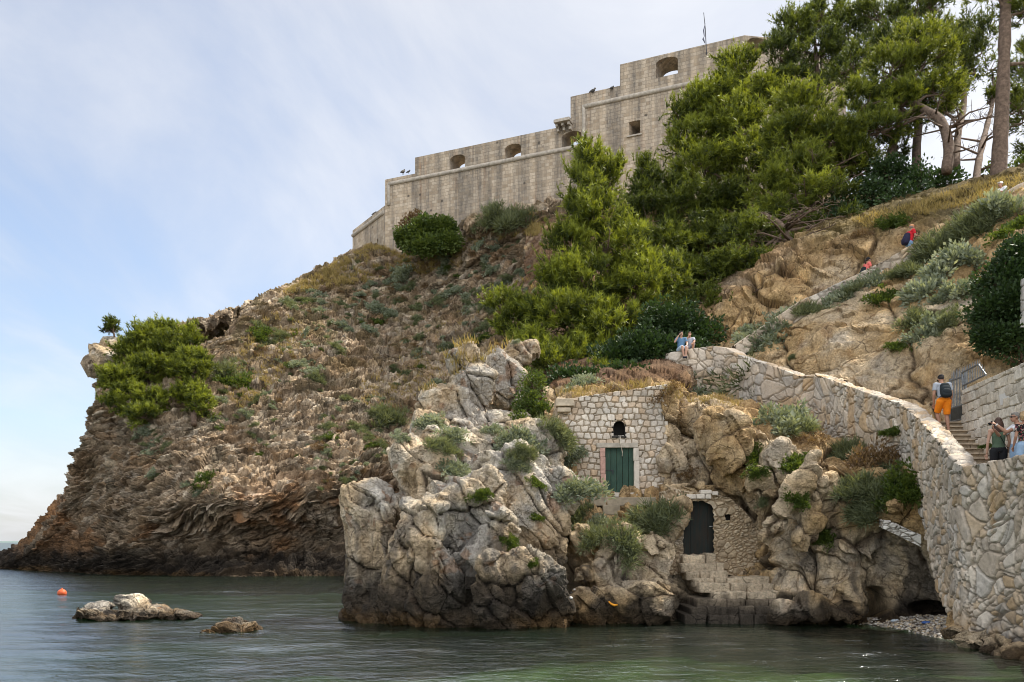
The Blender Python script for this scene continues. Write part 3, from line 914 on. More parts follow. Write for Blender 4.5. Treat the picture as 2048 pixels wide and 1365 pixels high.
M['fort'] = fort_mat('fort_masonry')
M['fort_trim'] = simple_mat('fort_trim_stone', (.40, .35, .285), .9, .3, 3, .5, .04)
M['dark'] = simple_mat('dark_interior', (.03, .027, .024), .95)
M['metal_dark'] = simple_mat('dark_metal', (.05, .05, .055), .5, .2, 12, .1, .005, .8)

fort = tag(empty('fortress', at(775, 500, 100)), 'huge pale stone fort with stepped parapet on top of the headland', 'fortress')
bpy.context.view_layer.update()
FINV = fort.matrix_world.inverted()

A0 = Vector((-14.65, 100.0)); D0 = Vector((.914, -.405)).normalized()
NRM0 = Vector((D0.y, -D0.x))          # towards the viewer and the sea
if NRM0.y > 0: NRM0 = -NRM0


class Wall2:
    """a vertical wall plane: s runs along it, z up, d into the wall"""
    def __init__(self, a, b):
        self.a = Vector(a); self.d = (Vector(b) - Vector(a)).normalized(); self.L = (Vector(b) - Vector(a)).length
        n = Vector((-self.d.y, self.d.x))
        self.n = n if n.y > 0 else -n        # into the wall
        self.M = Matrix(((self.d.x, self.n.x, 0, self.a.x), (self.d.y, self.n.y, 0, self.a.y), (0, 0, 1, 0), (0, 0, 0, 1)))

    def px(self, px, py):
        k = (px - PX0) / F
        # a.x + s d.x = k (a.y + s d.y)
        s = (k * self.a.y - self.a.x) / (self.d.x - k * self.d.y)
        Y = self.a.y + s * self.d.y
        return s, CAMZ + (PY0 - py) / F * Y


def wall_piece(name, w, outline, thick, mat, parent, cuts=(), offset=0.0):
    """outline: (s, z); cuts: outlines or (front outline, back outline) to take out of it"""
    m = MB(); m.prism([(s, offset, z) for s, z in outline], (0, thick, 0))
    o = m.build(name, mat)
    cs = []
    for c in cuts:
        fr, bk, dep = c
        bm = bmesh.new()
        a = [bm.verts.new((s, offset - .3, z)) for s, z in fr]; b = [bm.verts.new((s, offset + dep, z)) for s, z in bk]
        n = len(a)
        bm.faces.new(a); bm.faces.new(b[::-1])
        for i in range(n): bm.faces.new((a[(i + 1) % n], a[i], b[i], b[(i + 1) % n]))
        bmesh.ops.recalc_face_normals(bm, faces=bm.faces[:])
        me = bpy.data.meshes.new('cut'); bm.to_mesh(me); bm.free()
        cs.append(link(bpy.data.objects.new('cut', me)))
    if cs:
        baked(o, *[('BOOLEAN', dict(operation='DIFFERENCE', solver='EXACT', object=c)) for c in cs][:1])
        for c in cs[1:]:
            baked(o, ('BOOLEAN', dict(operation='DIFFERENCE', solver='EXACT', object=c)))
        for c in cs:
            me = c.data; bpy.data.objects.remove(c); bpy.data.meshes.remove(me)
    bv = o.modifiers.new('b', 'BEVEL'); bv.width = .05; bv.segments = 1; bv.limit_method = 'ANGLE'; bv.angle_limit = R(40)
    baked(o)
    o.parent = parent
    o.matrix_local = (parent.matrix_world.inverted() @ w.M) if parent else w.M
    return o


def arch(s0, s1, z0, z1, rise, n=8):
    sp = z1 - rise
    return [(s0, z0), (s1, z0), (s1, sp)] + [((s0 + s1) / 2 + (s1 - s0) / 2 * math.cos(math.pi * k / n), sp + rise * math.sin(math.pi * k / n)) for k in range(1, n)] + [(s0, sp)]


w1 = Wall2(A0, A0 + D0 * 40)
ZC1, ZC2 = 44.5, 48.6                                  # the two string courses
s_end = w1.px(1490, 300)[0]
s830, s1141, s1240 = w1.px(830, 320)[0], w1.px(1141, 220)[0], w1.px(1240, 150)[0]
s_lo = w1.px(770, 400)[0]


def embrasure(w, px0, px1, py0, py1, rise=.45, splay=.35, dep=9):
    s0 = w.px(px0, (py0 + py1) / 2)[0]; s1 = w.px(px1, (py0 + py1) / 2)[0]
    z0 = w.px((px0 + px1) / 2, py1)[1]; z1 = w.px((px0 + px1) / 2, py0)[1]
    m = (s1 - s0) * splay / 2
    return (arch(s0, s1, z0, z1, rise), arch(s0 + m, s1 - m, z0, z1 - .1, rise), dep)


TH = 2.3
e1, e2, e3 = [embrasure(w1, *a) for a in ((899, 930, 310, 341), (1009, 1042, 288, 318), (1124, 1163, 263, 295))]
e4 = embrasure(w1, 1311, 1356, 115, 152)
win = embrasure(w1, 1257, 1281, 242, 273, .05, .5, 2.2)
base = 33.0
# lower curtain with its low step at the left, and the higher part to the right
wall_piece('wall', w1, [(s_lo, base), (s1141, base), (s1141, 47.0), (s830, 47.0), (s830, 45.15), (s_lo, 45.15)], TH, M['fort'], fort, [e1, e2, e3])
hi = [(s1141 + .003, base), (s_end, base), (s_end, 52.2), (s1240, 52.2), (s1240, 50.0), (s1141 + .003, 50.0)]
wall_piece('wall', w1, hi, TH + .4, M['fort'], fort, [e3, e4, win])
# wall turning away on the left
wl = Wall2((-20.2, 107.6), (w1.a + w1.d * (s_lo - .02)))
wall_piece('wall', wl, [(0, 30), (wl.L, 30), (wl.L, 42.15), (0, 41.9)], TH, M['fort'], fort)
# chamfered shoulder of the corner
cz = w1.px(786, 356)[1]
# wall at the right end, facing the viewer, then falling back behind the pines
pe = w1.a + w1.d * s_end
w2 = Wall2(pe, pe + Vector((2.9, .45)))
e5 = embrasure(w2, 1494, 1536, 76, 108, .5)
wall_piece('wall', w2, [(.003, base), (2.9, base), (2.9, 52.2), (.003, 52.2)], TH, M['fort'], fort, [e5])
p3 = w2.a + w2.d * 2.903
w3 = Wall2(p3, p3 + Vector((9.2, 5.0)))
wall_piece('wall', w3, [(.003, base), (w3.L, base), (w3.L, 52.2), (.003, 52.2)], TH, M['fort'], fort)


def course(w, s0, z0, s1, z1, r=.24, mat=None):
    a = w.M @ Vector((s0, -.02, z0)); b = w.M @ Vector((s1, -.02, z1))
    n = max(2, int((b - a).length / .8))
    m = MB(); m.tube([FINV @ a.lerp(b, i / n) for i in range(n + 1)], [r * random.uniform(.94, 1.05) for _ in range(n + 1)], 10)
    return m.build('string_course', mat or M['fort_trim'], fort, True)


sv = w1.px(1168, 250)[0]; sl = w1.px(778, 372)[0]
course(w1, sl, ZC1, sv + .1, ZC1)
course(w1, sl, ZC1 + .1, sl, 42.0, .2)
course(w1, sv, ZC1 - .1, sv, ZC2 + .15, .2)
course(w1, sv, ZC2, s_end, ZC2)
course(wl, .2, 41.15, wl.L - .1, 41.35)
course(w2, 0, ZC2, 2.9, ZC2)
# the small machicolation on brackets beside the high wall
k0, kz = w1.px(1115, 256); k1 = w1.px(1146, 246)[0]
m = MB()
m.box(FINV @ (w1.M @ Vector(((k0 + k1) / 2, -.55, 47.15))), (k1 - k0, 1.3, .32), w1.M.to_3x3(), .03)
slab = m.build('bracket_slab', M['fort_trim'], fort)
for i in range(3):
    s = k0 + (k1 - k0) * (.12 + .38 * i)
    m = MB()
    m.box(FINV @ (w1.M @ Vector((s, -.45, 46.82))), (.24, .9, .3), w1.M.to_3x3(), .04)
    m.box(FINV @ (w1.M @ Vector((s, -.25, 46.5))), (.24, .5, .32), w1.M.to_3x3(), .05)
    m.build('bracket', M['fort_trim'], fort)
# window sill and the dark room behind the window
ws0 = w1.px(1254, 273); ws1 = w1.px(1284, 268)
m = MB(); m.box(FINV @ (w1.M @ Vector(((ws0[0] + ws1[0]) / 2, -.03, ws0[1] - .1))), (ws1[0] - ws0[0], .3, .16), w1.M.to_3x3(), .02)
m.build('window_sill', M['fort_trim'], fort)
# flagpole with a furled flag
fp = at(1413, 85, 84.5)
pole = tag(empty('flagpole', fp), 'thin flagpole with limp flag on the high part of the fort', 'flagpole')
m = MB(); m.tube([(0, 0, -1.2), (-.12, 0, 1.4), (-.28, 0, 2.95)], [.05, .04, .03], 6); m.build('pole', M['metal_dark'], pole)
m = MB(); m.tube([(-.12, 0, 1.9), (-.28, .02, 1.2), (-.22, 0, .6), (-.33, .02, .35), (-.15, 0, -.1)], [.02, .07, .04, .09, .03], 6)
m.build('flag', simple_mat('flag_cloth', (.12, .12, .16), .9), pole, True)


def bird(px, py, Y, label, col, rz=0.0, s=1.0):
    o = tag(empty('bird', at(px, py, Y), rz), label, 'bird', 'birds resting on the fort parapet')
    mt = M.get(col) or M.setdefault(col, simple_mat('bird_feathers', (.06, .055, .05), .8))
    m = MB()
    m.tube([(-.30 * s, 0, .02 * s), (-.18 * s, 0, .10 * s), (0, 0, .19 * s), (.12 * s, 0, .29 * s), (.15 * s, 0, .36 * s), (.24 * s, 0, .35 * s)],
           [.02 * s, .07 * s, .12 * s, .075 * s, .055 * s, .008 * s], 8)
    m.ball((.15 * s, 0, .37 * s), .06 * s, 8)
    m.tube([(0, .03 * s, .1 * s), (0, .03 * s, -.05 * s)], .012 * s, 5); m.tube([(0, -.03 * s, .1 * s), (0, -.03 * s, -.05 * s)], .012 * s, 5)
    m.build('body', mt, o, True)


bird(1186, 187, 89.6, 'bird on the fort parapet, left of the two on the highest step', 'bird_dark', .3, 1.5)
bird(1224, 180, 88.8, 'bird on the fort parapet beside the tallest block', 'bird_dark', .5, 1.1)
bird(806, 349, 99.2, 'larger bird standing on the low step of the fort parapet', 'bird_dark', 1.0, 1.6)
bird(817, 347, 98.9, 'smaller bird standing next to the larger one on the low parapet', 'bird_dark', .2, 1.0)
bird(749, 431, 103, 'single bird on the falling wall at the far left of the fort', 'bird_dark', .2, 1.2)
# ------------------------------------------------------------------ stone walls
STONES = [(.56, .475, .375), (.50, .41, .315), (.45, .365, .275), (.60, .53, .44), (.46, .33, .20), (.40, .36, .31)]


def stone_colours(H, extra=None, pal=STONES):
    pal = np.array(pal)
    i = (H * 977.0 % 1 * len(pal)).astype(int) % len(pal)
    j = (H * 331.7 % 1 * len(pal)).astype(int) % len(pal)
    c = pal[i] * .7 + pal[j] * .3
    return c * (.86 + .28 * (H * 71.3 % 1))[:, None]


def poly_interp(pts, n):
    P = np.array([list(p) for p in pts], float)
    s = np.concatenate([[0], np.cumsum(np.linalg.norm(np.diff(P, axis=0), axis=1))])
    u = np.linspace(0, s[-1], n)
    return np.stack([np.interp(u, s, P[:, k]) for k in range(3)], 1), s[-1]


def stone_wall(name, top, res=.028, thick=.45, cell=(.5, .5), jitter=.85, amp=.07, gap=(.03, .17), mortar=(.26, .215, .16), cap=True,
               holes=(), seed=0, rows=False, pal=STONES, stain=None, parent=None, back_drop=1.0, rough=.02, mat=None, cap_h=None):
    """top: (px, py top, Y, py bottom). A vertical wall of fitted stones with its coping and back."""
    T = [at(a, b, c) for a, b, c, d in top]; B = [at(a, d, c) for a, b, c, d in top]
    L = sum((Vector((p.x, p.y, 0)) - Vector((q.x, q.y, 0))).length for p, q in zip(T, T[1:]))
    hmax = max((p - q).length for p, q in zip(T, B))
    nu = max(8, int(L / res)); nv = max(8, int(hmax / res))
    P = np.array([list(p) + [q.z] for p, q in zip(T, B)])
    s = np.concatenate([[0], np.cumsum(np.linalg.norm(np.diff(P[:, :2], axis=0), axis=1))])
    u = np.linspace(0, s[-1], nu)
    I = [np.interp(u, s, P[:, k]) for k in range(4)]
    # tangent and the way back, smoothed round the corners
    tx, ty = np.gradient(I[0]), np.gradient(I[1])
    kx = np.ones(15) / 15
    tx = np.convolve(np.pad(tx, 7, mode='edge'), kx, 'valid'); ty = np.convolve(np.pad(ty, 7, mode='edge'), kx, 'valid')
    l = np.hypot(tx, ty) + 1e-9
    bx, by = -ty / l, tx / l
    sg = np.sign((bx * I[0] + by * (I[1])).mean()); bx *= sg; by *= sg
    v = np.linspace(0, 1, nv)
    rowsP, hcoord, nrmz, backs = [], [], [], []
    for k in v:
        z = I[3] + (I[2] - I[3]) * k
        rowsP.append(np.stack([I[0], I[1], z], 1)); hcoord.append(z); nrmz.append(0.0)
    if cap:
        nc = max(4, int(thick / res / 1.3))
        for k in np.linspace(0, 1, nc)[1:]:
            z = I[2] + .03 * math.sin(math.pi * k)
            rowsP.append(np.stack([I[0] + bx * thick * k, I[1] + by * thick * k, z], 1)); hcoord.append(I[2] + thick * k); nrmz.append(1.0)
        for k in np.linspace(0, 1, 8)[1:]:
            rowsP.append(np.stack([I[0] + bx * thick, I[1] + by * thick, I[2] - back_drop * k], 1)); hcoord.append(I[2] + thick + back_drop * k); nrmz.append(-1.0)
    G = np.stack(rowsP, 1)                               # (nu, rows, 3)
    Hc = np.stack(hcoord, 1); nr = G.shape[1]
    Sx = np.repeat(u[:, None], nr, 1)
    N = np.zeros_like(G)
    nz = np.array(nrmz)
    N[..., 0] = -bx[:, None] * np.where(nz == 0, 1, np.where(nz < 0, -1, 0)); N[..., 1] = -by[:, None] * np.where(nz == 0, 1, np.where(nz < 0, -1, 0))
    N[..., 2] = (nz > 0) * 1.0
    q = np.stack([Sx.ravel(), Hc.ravel()], 1)
    Pw = G.reshape(-1, 3)
    wob = np.stack([fbm(Pw * 1.7, 3, seed + 300), fbm(Pw * 1.7, 3, seed + 305)], 1)
    q = q + wob * (.07 if not rows else .022)
    if not rows: q = q + np.stack([fbm(Pw * .55, 2, seed + 340), fbm(Pw * .55, 2, seed + 345)], 1) * .55
    q = q / np.array(cell)
    if rows:
        r = np.floor(q[:, 1]); q[:, 0] += .5 * (r % 2) + .35 * _hash(r.astype(np.int64), r.astype(np.int64) * 0, r.astype(np.int64) * 0, seed)
    F1, F2, H = worley(q, seed + 7, jitter, 2)
    D = F2 - F1
    if not rows:                                         # here and there one big stone among the small
        b1, b2, bh = worley(q / 1.75 + 5.3, seed + 17, jitter, 2)
        bd = (b2 - b1) * 1.5
        big_ = bh < .20
        D = np.where(big_, bd, np.minimum(D, bd)); H = np.where(big_, bh * 4.9 % 1, H)
    e = sstep(gap[0], gap[1], D)
    fine = fbm(Pw * 9, 4, seed + 310); mid = fbm(Pw * 2.3, 3, seed + 320)
    d = amp * (e - 1) + amp * .55 * (H - .5) * e + rough * fine * e + .03 * mid
    c = stone_colours(H, pal=pal)
    mm = np.array(mortar)[None, :] * (1 + .25 * mid)[:, None]
    k = sstep(gap[0] * .6, gap[1] * .7, D)
    c = mm * (1 - k)[:, None] + c * k[:, None]
    c = mixc(c, (.40, .38, .35), sstep(.15, .5, fbm(Pw * .8, 3, seed + 330)) * .35)
    if stain is not None: c = stain(c, Pw, mid, fine)
    V = Pw + N.reshape(-1, 3) * d[:, None]
    Q = grid_faces(nu, nr)
    if holes:                                            # openings given in photograph pixels on the wall's own face
        cen = Pw[Q].mean(1)
        keep = np.ones(len(Q), bool)
        pxx = PX0 + cen[:, 0] / cen[:, 1] * F; pyy = PY0 - (cen[:, 2] - CAMZ) / cen[:, 1] * F
        for h in holes: keep &= ~h(pxx, pyy)
        Q = Q[keep]
    return obj_np(name, V, [Q], mat or M['stone'], parent, tint=c)


def stain_low(c, P, mid, fine):
    z = P[:, 2]
    c = mixc(c, (.36, .22, .085), sstep(1.6, .4, z + .5 * mid + .3 * fine) * .65 * sstep(-.2, .3, mid))
    c = mixc(c, (.07, .06, .05), sstep(.75, .15, z + .45 * mid + .3 * fine) * .75)
    st = fbm(P * np.array([2.2, 2.2, .25]), 3, 777)
    return mixc(c, (.42, .25, .10), sstep(.28, .5, st) * .5)


RET = [(2230,872,16.4,1372),(2048,910,19,1316),(1975,925,20.2,1275),(1925,934,20.95,1262),(1912,927,21.3,1262),(1872,879,23.1,1180),(1842,846,24.6,1040),(1819,823,25.7,1000),
       (1797,807,26.7,985),(1755,794,28.0,970),(1702,775,29.5,950),(1654,757,30.8,930),(1627,749,31.6,915)]
o = stone_wall('retaining_wall', RET, cell=(.24, .33), jitter=.97, amp=.08, stain=stain_low, seed=1, thick=.5)
tag(o, 'tall curved retaining wall of fitted pale stones rising from the water at the right', 'wall')
PAR = [(1662,760,30.72,930),(1626,751,31.75,910),(1596,752,32.4,890),(1553,735,33.4,880),(1500,720,34.9,870),(1478,711,35.5,860),(1452,696,36.2,850),(1424,692,36.6,850),(1388,697,36.9,850),(1346,704,37.1,840),
       (1331,707,37.2,840),(1330,721,37.2,840),(1319,722,37.25,840),(1318,736,37.25,840),(1308,737,37.3,840),(1307,752,37.3,840),(1297,753,37.3,840),(1296,768,37.3,840)]
o = stone_wall('parapet_wall', PAR, cell=(.47, .40), jitter=.92, amp=.085, seed=2, thick=.7, res=.035, gap=(.02, .13))
tag(o, 'pale stone parapet with stepped left end where two people sit', 'wall')
UPW = [(1471,690,37.3,716),(1526,653,37.4,690),(1598,604,37.5,640),(1671,570,37.6,600),(1717,548,37.5,575),(1780,515,37.3,545),(1836,482,37.0,510),(1879,463,36.8,495),(1950,420,36.6,455),(2040,368,36.3,400),(2200,290,36,320)]
o = stone_wall('path_wall', UPW, cell=(.6, .42), jitter=.85, amp=.08, seed=3, thick=.6, res=.04, back_drop=.8)
tag(o, 'low rough stone wall climbing to the right beside the upper path', 'wall')
# weathered fragment of wall above the cave
FR = [(1762,1040,24.75,1056),(1785,1046,24.7,1066),(1812,1058,24.65,1080),(1842,1072,24.6,1094)]
o = stone_wall('wall_fragment', FR, cell=(.22, .19), jitter=.9, amp=.075, seed=4, thick=.22, back_drop=.2, res=.015, pal=[(.66,.63,.58),(.55,.52,.47),(.4,.37,.33)])
tag(o, 'broken white fragment of masonry jutting from the cliff above the small cave', 'wall fragment')

# ashlar wall on the right with a blank marble plate
SQ = [(1924,781,25.4,860),(1985,753,23.2,930),(2048,726,21.3,1010),(2230,650,17.6,1200)]
mw = stone_wall('masonry_wall', SQ, cell=(.44, .29), jitter=.28, rows=True, amp=.05, gap=(.03, .14), seed=5, thick=.5, res=.026, back_drop=3.0,
                mortar=(.30, .25, .19), pal=[(.60,.53,.43),(.55,.48,.38),(.64,.585,.50),(.52,.455,.37)])
tag(mw, 'coursed wall of squared warm stones behind the sightseers at the right', 'wall')
a, b, c_, d_ = at(1998, 791, 22.72), at(2018, 783, 22.15), at(2018, 806, 22.15), at(2001, 811, 22.68)
n_ = (b - a).cross(d_ - a).normalized(); n_ = n_ if n_.y < 0 else -n_
m = MB(); m.hexa([p for p in (d_, c_, c_ + n_ * .05, d_ + n_ * .05, a, b, b + n_ * .05, a + n_ * .05)])
M['marble'] = simple_mat('pale_marble', (.62, .60, .57), .6, .08, 6, .1)
m.build('plaque', M['marble'], mw)
# bare wall corner at the right edge of the picture
EDG = [(2040,560,26.2,655),(2048,556,25.9,655),(2120,540,24.5,655)]
o = stone_wall('wall', EDG, cell=(.5, .4), jitter=.4, rows=True, amp=.04, seed=6, thick=.8, res=.03, pal=[(.62,.58,.53),(.56,.52,.47)])
tag(o, 'end of a pale stone wall cut by the right edge, beside the dark tree', 'wall')

# ------------------------------------------------------------------ stairs
M['step'] = simple_mat('worn_stair_stone', (.47, .385, .285), .9, .3, 5, .5, .02)
st = tag(empty('staircase', (12.6, 21.9, 3.9)), 'stone stairs climbing between the retaining wall and the masonry wall', 'stairs')
for i in range(14):
    y0 = 21.85 + i * .29; z1 = 3.9 + .163 * (i + 1)
    xl = 11.75 + (y0 - 21.0) * .235; xr = 13.9
    m = MB(); x = xl - .2
    while x < xr:
        w = random.uniform(.7, 1.1)
        x2 = min(x + w, xr)
        zz = z1 - 3.9 + random.uniform(-.006, .006)
        m.box(((x + x2) / 2 - 12.6, y0 + .23 - 21.9 + random.uniform(-.008, .008), zz - .105), (x2 - x - .012, .44, .12), None, .008)
        m.box(((x + x2) / 2 - 12.6, y0 + .2 - 21.9 - .03, zz - .022), (x2 - x - .008, .50, .044), None, .010)
        x = x2
    m.build('step', M['step'], st)
m = MB(); m.box((13.45, 26.9, 6.05), (2.5, 2.4, .2)); lo = m.build('path', M['step']); tag(lo, kind='structure')
m = MB(); m.box((13.1, 20.7, 3.8), (2.9, 2.3, .2)); m.box((13.3, 18.2, 3.8), (2.6, 2.6, .2)); lo = m.build('path', M['step']); tag(lo, kind='structure')

# ------------------------------------------------------------------ iron gate and railing
M['iron'] = simple_mat('grey_iron', (.16, .165, .17), .55, .3, 14, .2, .004, .6)
M['iron_dark'] = simple_mat('dark_iron_sheet', (.05, .06, .065), .45, .3, 8, .2, .004, .6)
g0, g1 = at(1901, 846, 26.3), at(1931, 848, 25.5)
zt = at(1905, 748, 26.0).z
gate = tag(empty('iron_gate', g0), 'tall grey iron gate standing open at the top of the stairs', 'gate')
dv = (g1 - g0); dv.z = 0; zb = -.02; zh = zt - g0.z
m = MB()
for t_ in (0, 1): m.tube([dv * t_ + Vector((0, 0, zb)), dv * t_ + Vector((0, 0, zh - .1 * (1 - t_)))], .04, 8)
for zz in (.02, .44, zh - .16): m.tube([Vector((0, 0, zz)), dv + Vector((0, 0, zz))], .03, 6)
m.build('gate_frame', M['iron'], gate)
for i in range(1, 10):
    t_ = i / 10; m = MB()
    m.tube([dv * t_ + Vector((0, 0, .44)), dv * t_ + Vector((0, 0, zh + .02)), dv * t_ + Vector((0, 0, zh + .14))], [.015, .015, .002], 5)
    m.build('bar', M['iron'], gate)
nn = Vector((-dv.y, dv.x, 0)).normalized() * .012
m = MB(); m.hexa([dv * .03 - nn + Vector((0, 0, .04)), dv * .97 - nn + Vector((0, 0, .04)), dv * .97 + nn + Vector((0, 0, .04)), dv * .03 + nn + Vector((0, 0, .04)),
                  dv * .03 - nn + Vector((0, 0, .43)), dv * .97 - nn + Vector((0, 0, .43)), dv * .97 + nn + Vector((0, 0, .43)), dv * .03 + nn + Vector((0, 0, .43))])
m.build('kick_plate', M['iron_dark'], gate)
r0, r1, r2, r3 = at(1926, 772, 25.3), at(1972, 750, 23.6), at(1957, 729, 24.1), at(1924, 746, 25.4)
rail = tag(empty('railing', r0), 'short slanted iron railing with spikes on top of the masonry wall', 'railing')
m = MB()
for p, q in ((r0, r1), (r1, r2), (r2, r3), (r3, r0)): m.tube([p - r0, q - r0], .028, 6)
m.build('rail_frame', M['iron'], rail)
for i in range(1, 14):
    t_ = i / 14; p = r0.lerp(r1, t_)
    tt = min(1.0, t_ / .70)
    q = r3.lerp(r2, tt) if t_ < .70 else r2.lerp(r1, (t_ - .70) / .30)
    q = Vector((p.x, p.y, q.z + .16))
    m = MB(); m.tube([p - r0, q - r0 - Vector((0, 0, .08)), q - r0], [.011, .011, .002], 5); m.build('bar', M['iron'], rail)
# sagging wire from the gate up to the rock
wa, wb = at(1894, 762, 26.4), at(1921, 742, 25.5)

# ------------------------------------------------------------------ the fisherman's store in the cliff
HY = 30.9
house = tag(empty('stone_house', at(1240, 1000, HY)), 'small stone storehouse front with green door built into the cliff', 'house')
bpy.context.view_layer.update()


def hole_rect(x0, x1, y0, y1, archr=0):
    def f(px, py):
        r = (px > x0) & (px < x1) & (py > y0) & (py < y1)
        if archr:
            cx, hw = (x0 + x1) / 2, (x1 - x0) / 2
            k = np.sqrt(np.maximum(0, 1 - ((px - cx) / hw) ** 2)) * archr
            r &= py > (y0 + archr - k)
        return r
    return f


HW = [(1116,803,HY,1012),(1130,800,HY,1012),(1165,793,HY,1012),(1210,787,HY,1012),(1260,780,HY,1012),(1305,773,HY,1012),(1335,768,HY,1012)]
o = stone_wall('wall', HW, cell=(.245, .225), jitter=.5, rows=True, amp=.05, gap=(.08, .26), seed=8, thick=.6, res=.017, back_drop=.5, mortar=(.25, .19, .125), rough=.012,
               holes=[hole_rect(1209, 1270, 893, 987), hole_rect(1227, 1250, 842, 872, 11)], pal=[(.60,.525,.43),(.52,.44,.35),(.63,.57,.49),(.46,.39,.315),(.52,.385,.26)])
o.parent = house; o.matrix_parent_inverse = house.matrix_world.inverted()
HINV = house.matrix_world.inverted()


def hb(x0, x1, y0, y1, Y0, depth, mb=None, bevel=.012):
    """a block whose front face covers these pixels at distance Y0"""
    a = at(x0, y1, Y0); b = at(x1, y0, Y0)
    mb = mb or MB()
    mb.box(((a.x + b.x) / 2, Y0 + depth / 2, (a.z + b.z) / 2), (b.x - a.x, depth, b.z - a.z), None, bevel)
    return mb


def fix(o, parent):
    o.parent = parent; o.matrix_parent_inverse = parent.matrix_world.inverted(); return o


M['green_paint'] = None
t = NT('green_door_paint')
v = t.coord('Object')
grain = t.noise(t.coord('Object', (14, 1, 1.2)), 2.0, 6, .65); blot = t.noise(v, 2.3, 4, .6)
c = t.ramp(blot, [(.3, (.016, .046, .032)), (.6, (.030, .070, .047)), (.8, (.060, .085, .055))])
c = t.mix(t.rng(grain, .58, .75, 0, .55), c, (.16, .15, .11, 1))
M['green_paint'] = t.pbr(c, .65, t.bump(grain, .5, .01), spec=.3)
dr = tag(bpy.data.objects.new('door', None)); link(dr, house); dr.empty_display_size = .2
bpy.context.view_layer.update()
m = MB()
for i in range(5):
    x0 = 1210.5 + i * 11.7
    hb(x0, x0 + 10.9, 894, 985, HY + .10 + random.uniform(-.004, .004), .05, m, .004)
fix(m.build('door_panel', M['green_paint']), dr)
m = MB(); hb(1211.5, 1226, 940, 941.6, HY + .07, .03, m, .003); hb(1225, 1226.8, 940, 948, HY + .07, .03, m, .003)
fix(m.build('bolt', M['metal_dark']), dr)
M['jamb'] = simple_mat('cut_limestone', (.56, .50, .42), .9, .22, 5, .5, .02)
M['jamb_red'] = simple_mat('reddish_limestone', (.47, .29, .235), .9, .3, 7, .5, .02)
fix(hb(1193, 1276, 886, 895.5, HY - .06, .32).build('lintel', simple_mat('grey_lintel', (.40, .355, .29), .9, .3, 5, .6, .02)), house)
m = MB(); hb(1200.5, 1210.5, 896, 914, HY - .05, .25, m); hb(1201, 1211, 914.5, 948, HY - .05, .25, m); hb(1202, 1212, 948.5, 985, HY - .05, .25, m)
fix(m.build('door_jamb', M['jamb_red']), house)
m = MB(); hb(1267, 1277.5, 896, 922, HY - .05, .25, m); hb(1268.5, 1279, 922.5, 985, HY - .05, .25, m)
fix(m.build('door_jamb', M['jamb']), house)
m = MB(); hb(1210, 1244.5, 985.5, 994, HY - .16, .4, m); hb(1245, 1277, 985.5, 994, HY - .16, .4, m)
fix(m.build('door_sill', M['jamb']), house)
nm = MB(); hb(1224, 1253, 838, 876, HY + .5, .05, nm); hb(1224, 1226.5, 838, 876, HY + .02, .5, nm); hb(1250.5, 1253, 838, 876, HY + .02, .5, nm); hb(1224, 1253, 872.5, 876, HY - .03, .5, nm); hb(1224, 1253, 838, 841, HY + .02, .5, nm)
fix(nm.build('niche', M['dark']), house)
m = MB(); hb(1112, 1148, 797, 812, HY - .25, .9, m, .03); hb(1115, 1142, 815, 824, HY - .2, .9, m, .04)
fix(m.build('roof_slab', simple_mat('rough_concrete', (.46, .38, .28), .95, .3, 4, .8, .04)), house)
ter = MB(); hb(1181, 1312, 995, 1012, HY - .75, 1.0, ter, .02); hb(1206, 1240, 1010, 1030, HY - 1.0, 1.1, ter, .03)
fix(ter.build('terrace', simple_mat('old_concrete', (.30, .25, .18), .95, .35, 4, .7, .03)), house)
# pale rope hanging from the niche down over the door
m = MB(); m.tube([at(1240, 871, HY - .10), at(1241, 885, HY - .13), at(1243, 897, HY - .1), at(1245, 905, HY + .03), at(1244.5, 913, HY + .03)], [.012, .012, .014, .02, .03], 6)
m.tube([at(1238, 872, HY - .09), at(1238, 880, HY - .09), at(1239, 889, HY - .1)], .008, 5)
rp = m.build('rope', simple_mat('bleached_rope', (.62, .56, .46), .9), None, True); tag(rp, 'bleached rope dangling from the arched niche over the green door', 'rope')

# lower doorway
LY = 29.0
low = tag(empty('boat_store', at(1400, 1110, LY)), 'rough rubble wall with a dark rusty door beside the lowest steps', 'store')
bpy.context.view_layer.update()
LW = [(1322,985,LY,1150),(1345,978,LY,1150),(1370,984,LY,1150),(1400,986,LY - .02,1150),(1430,990,LY,1150),(1460,996,LY + .05,1150),(1490,1022,LY + .1,1160),(1520,1065,LY + .05,1165),(1540,1110,LY,1170)]
door_hole = hole_rect(1367, 1428, 1002, 1109, 26)
wob_hole = lambda px, py: door_hole(px + 1.0 * np.sin(py * .21) + .6 * np.sin(py * .53), py + 1.2 * np.sin(px * .35))
o = stone_wall('wall', LW, cell=(.20, .14), jitter=.95, amp=.055, gap=(.05, .3), seed=9, thick=.5, res=.017, back_drop=.5, mortar=(.30, .215, .13), rough=.045,
               holes=[wob_hole, hole_rect(1451, 1461, 1029, 1041)], pal=[(.46,.36,.24),(.42,.32,.205),(.50,.41,.29),(.38,.29,.19)])
fix(o, low)
t = NT('rusty_dark_door')
v = t.coord('Object'); st_ = t.noise(t.coord('Object', (9, 1, .8)), 1.5, 5, .65); bl = t.noise(v, 1.6, 4, .6)
c = t.mix(t.rng(st_, .4, .7, 0, .7), t.ramp(bl, [(.3, (.008, .012, .011)), (.7, (.016, .024, .021))]), (.038, .019, .009, 1))
M['rust_door'] = t.pbr(c, .7, t.bump(st_, .4, .01), spec=.25)
dr = link(bpy.data.objects.new('door', None), low); dr.empty_display_size = .2
bpy.context.view_layer.update()
m = MB()
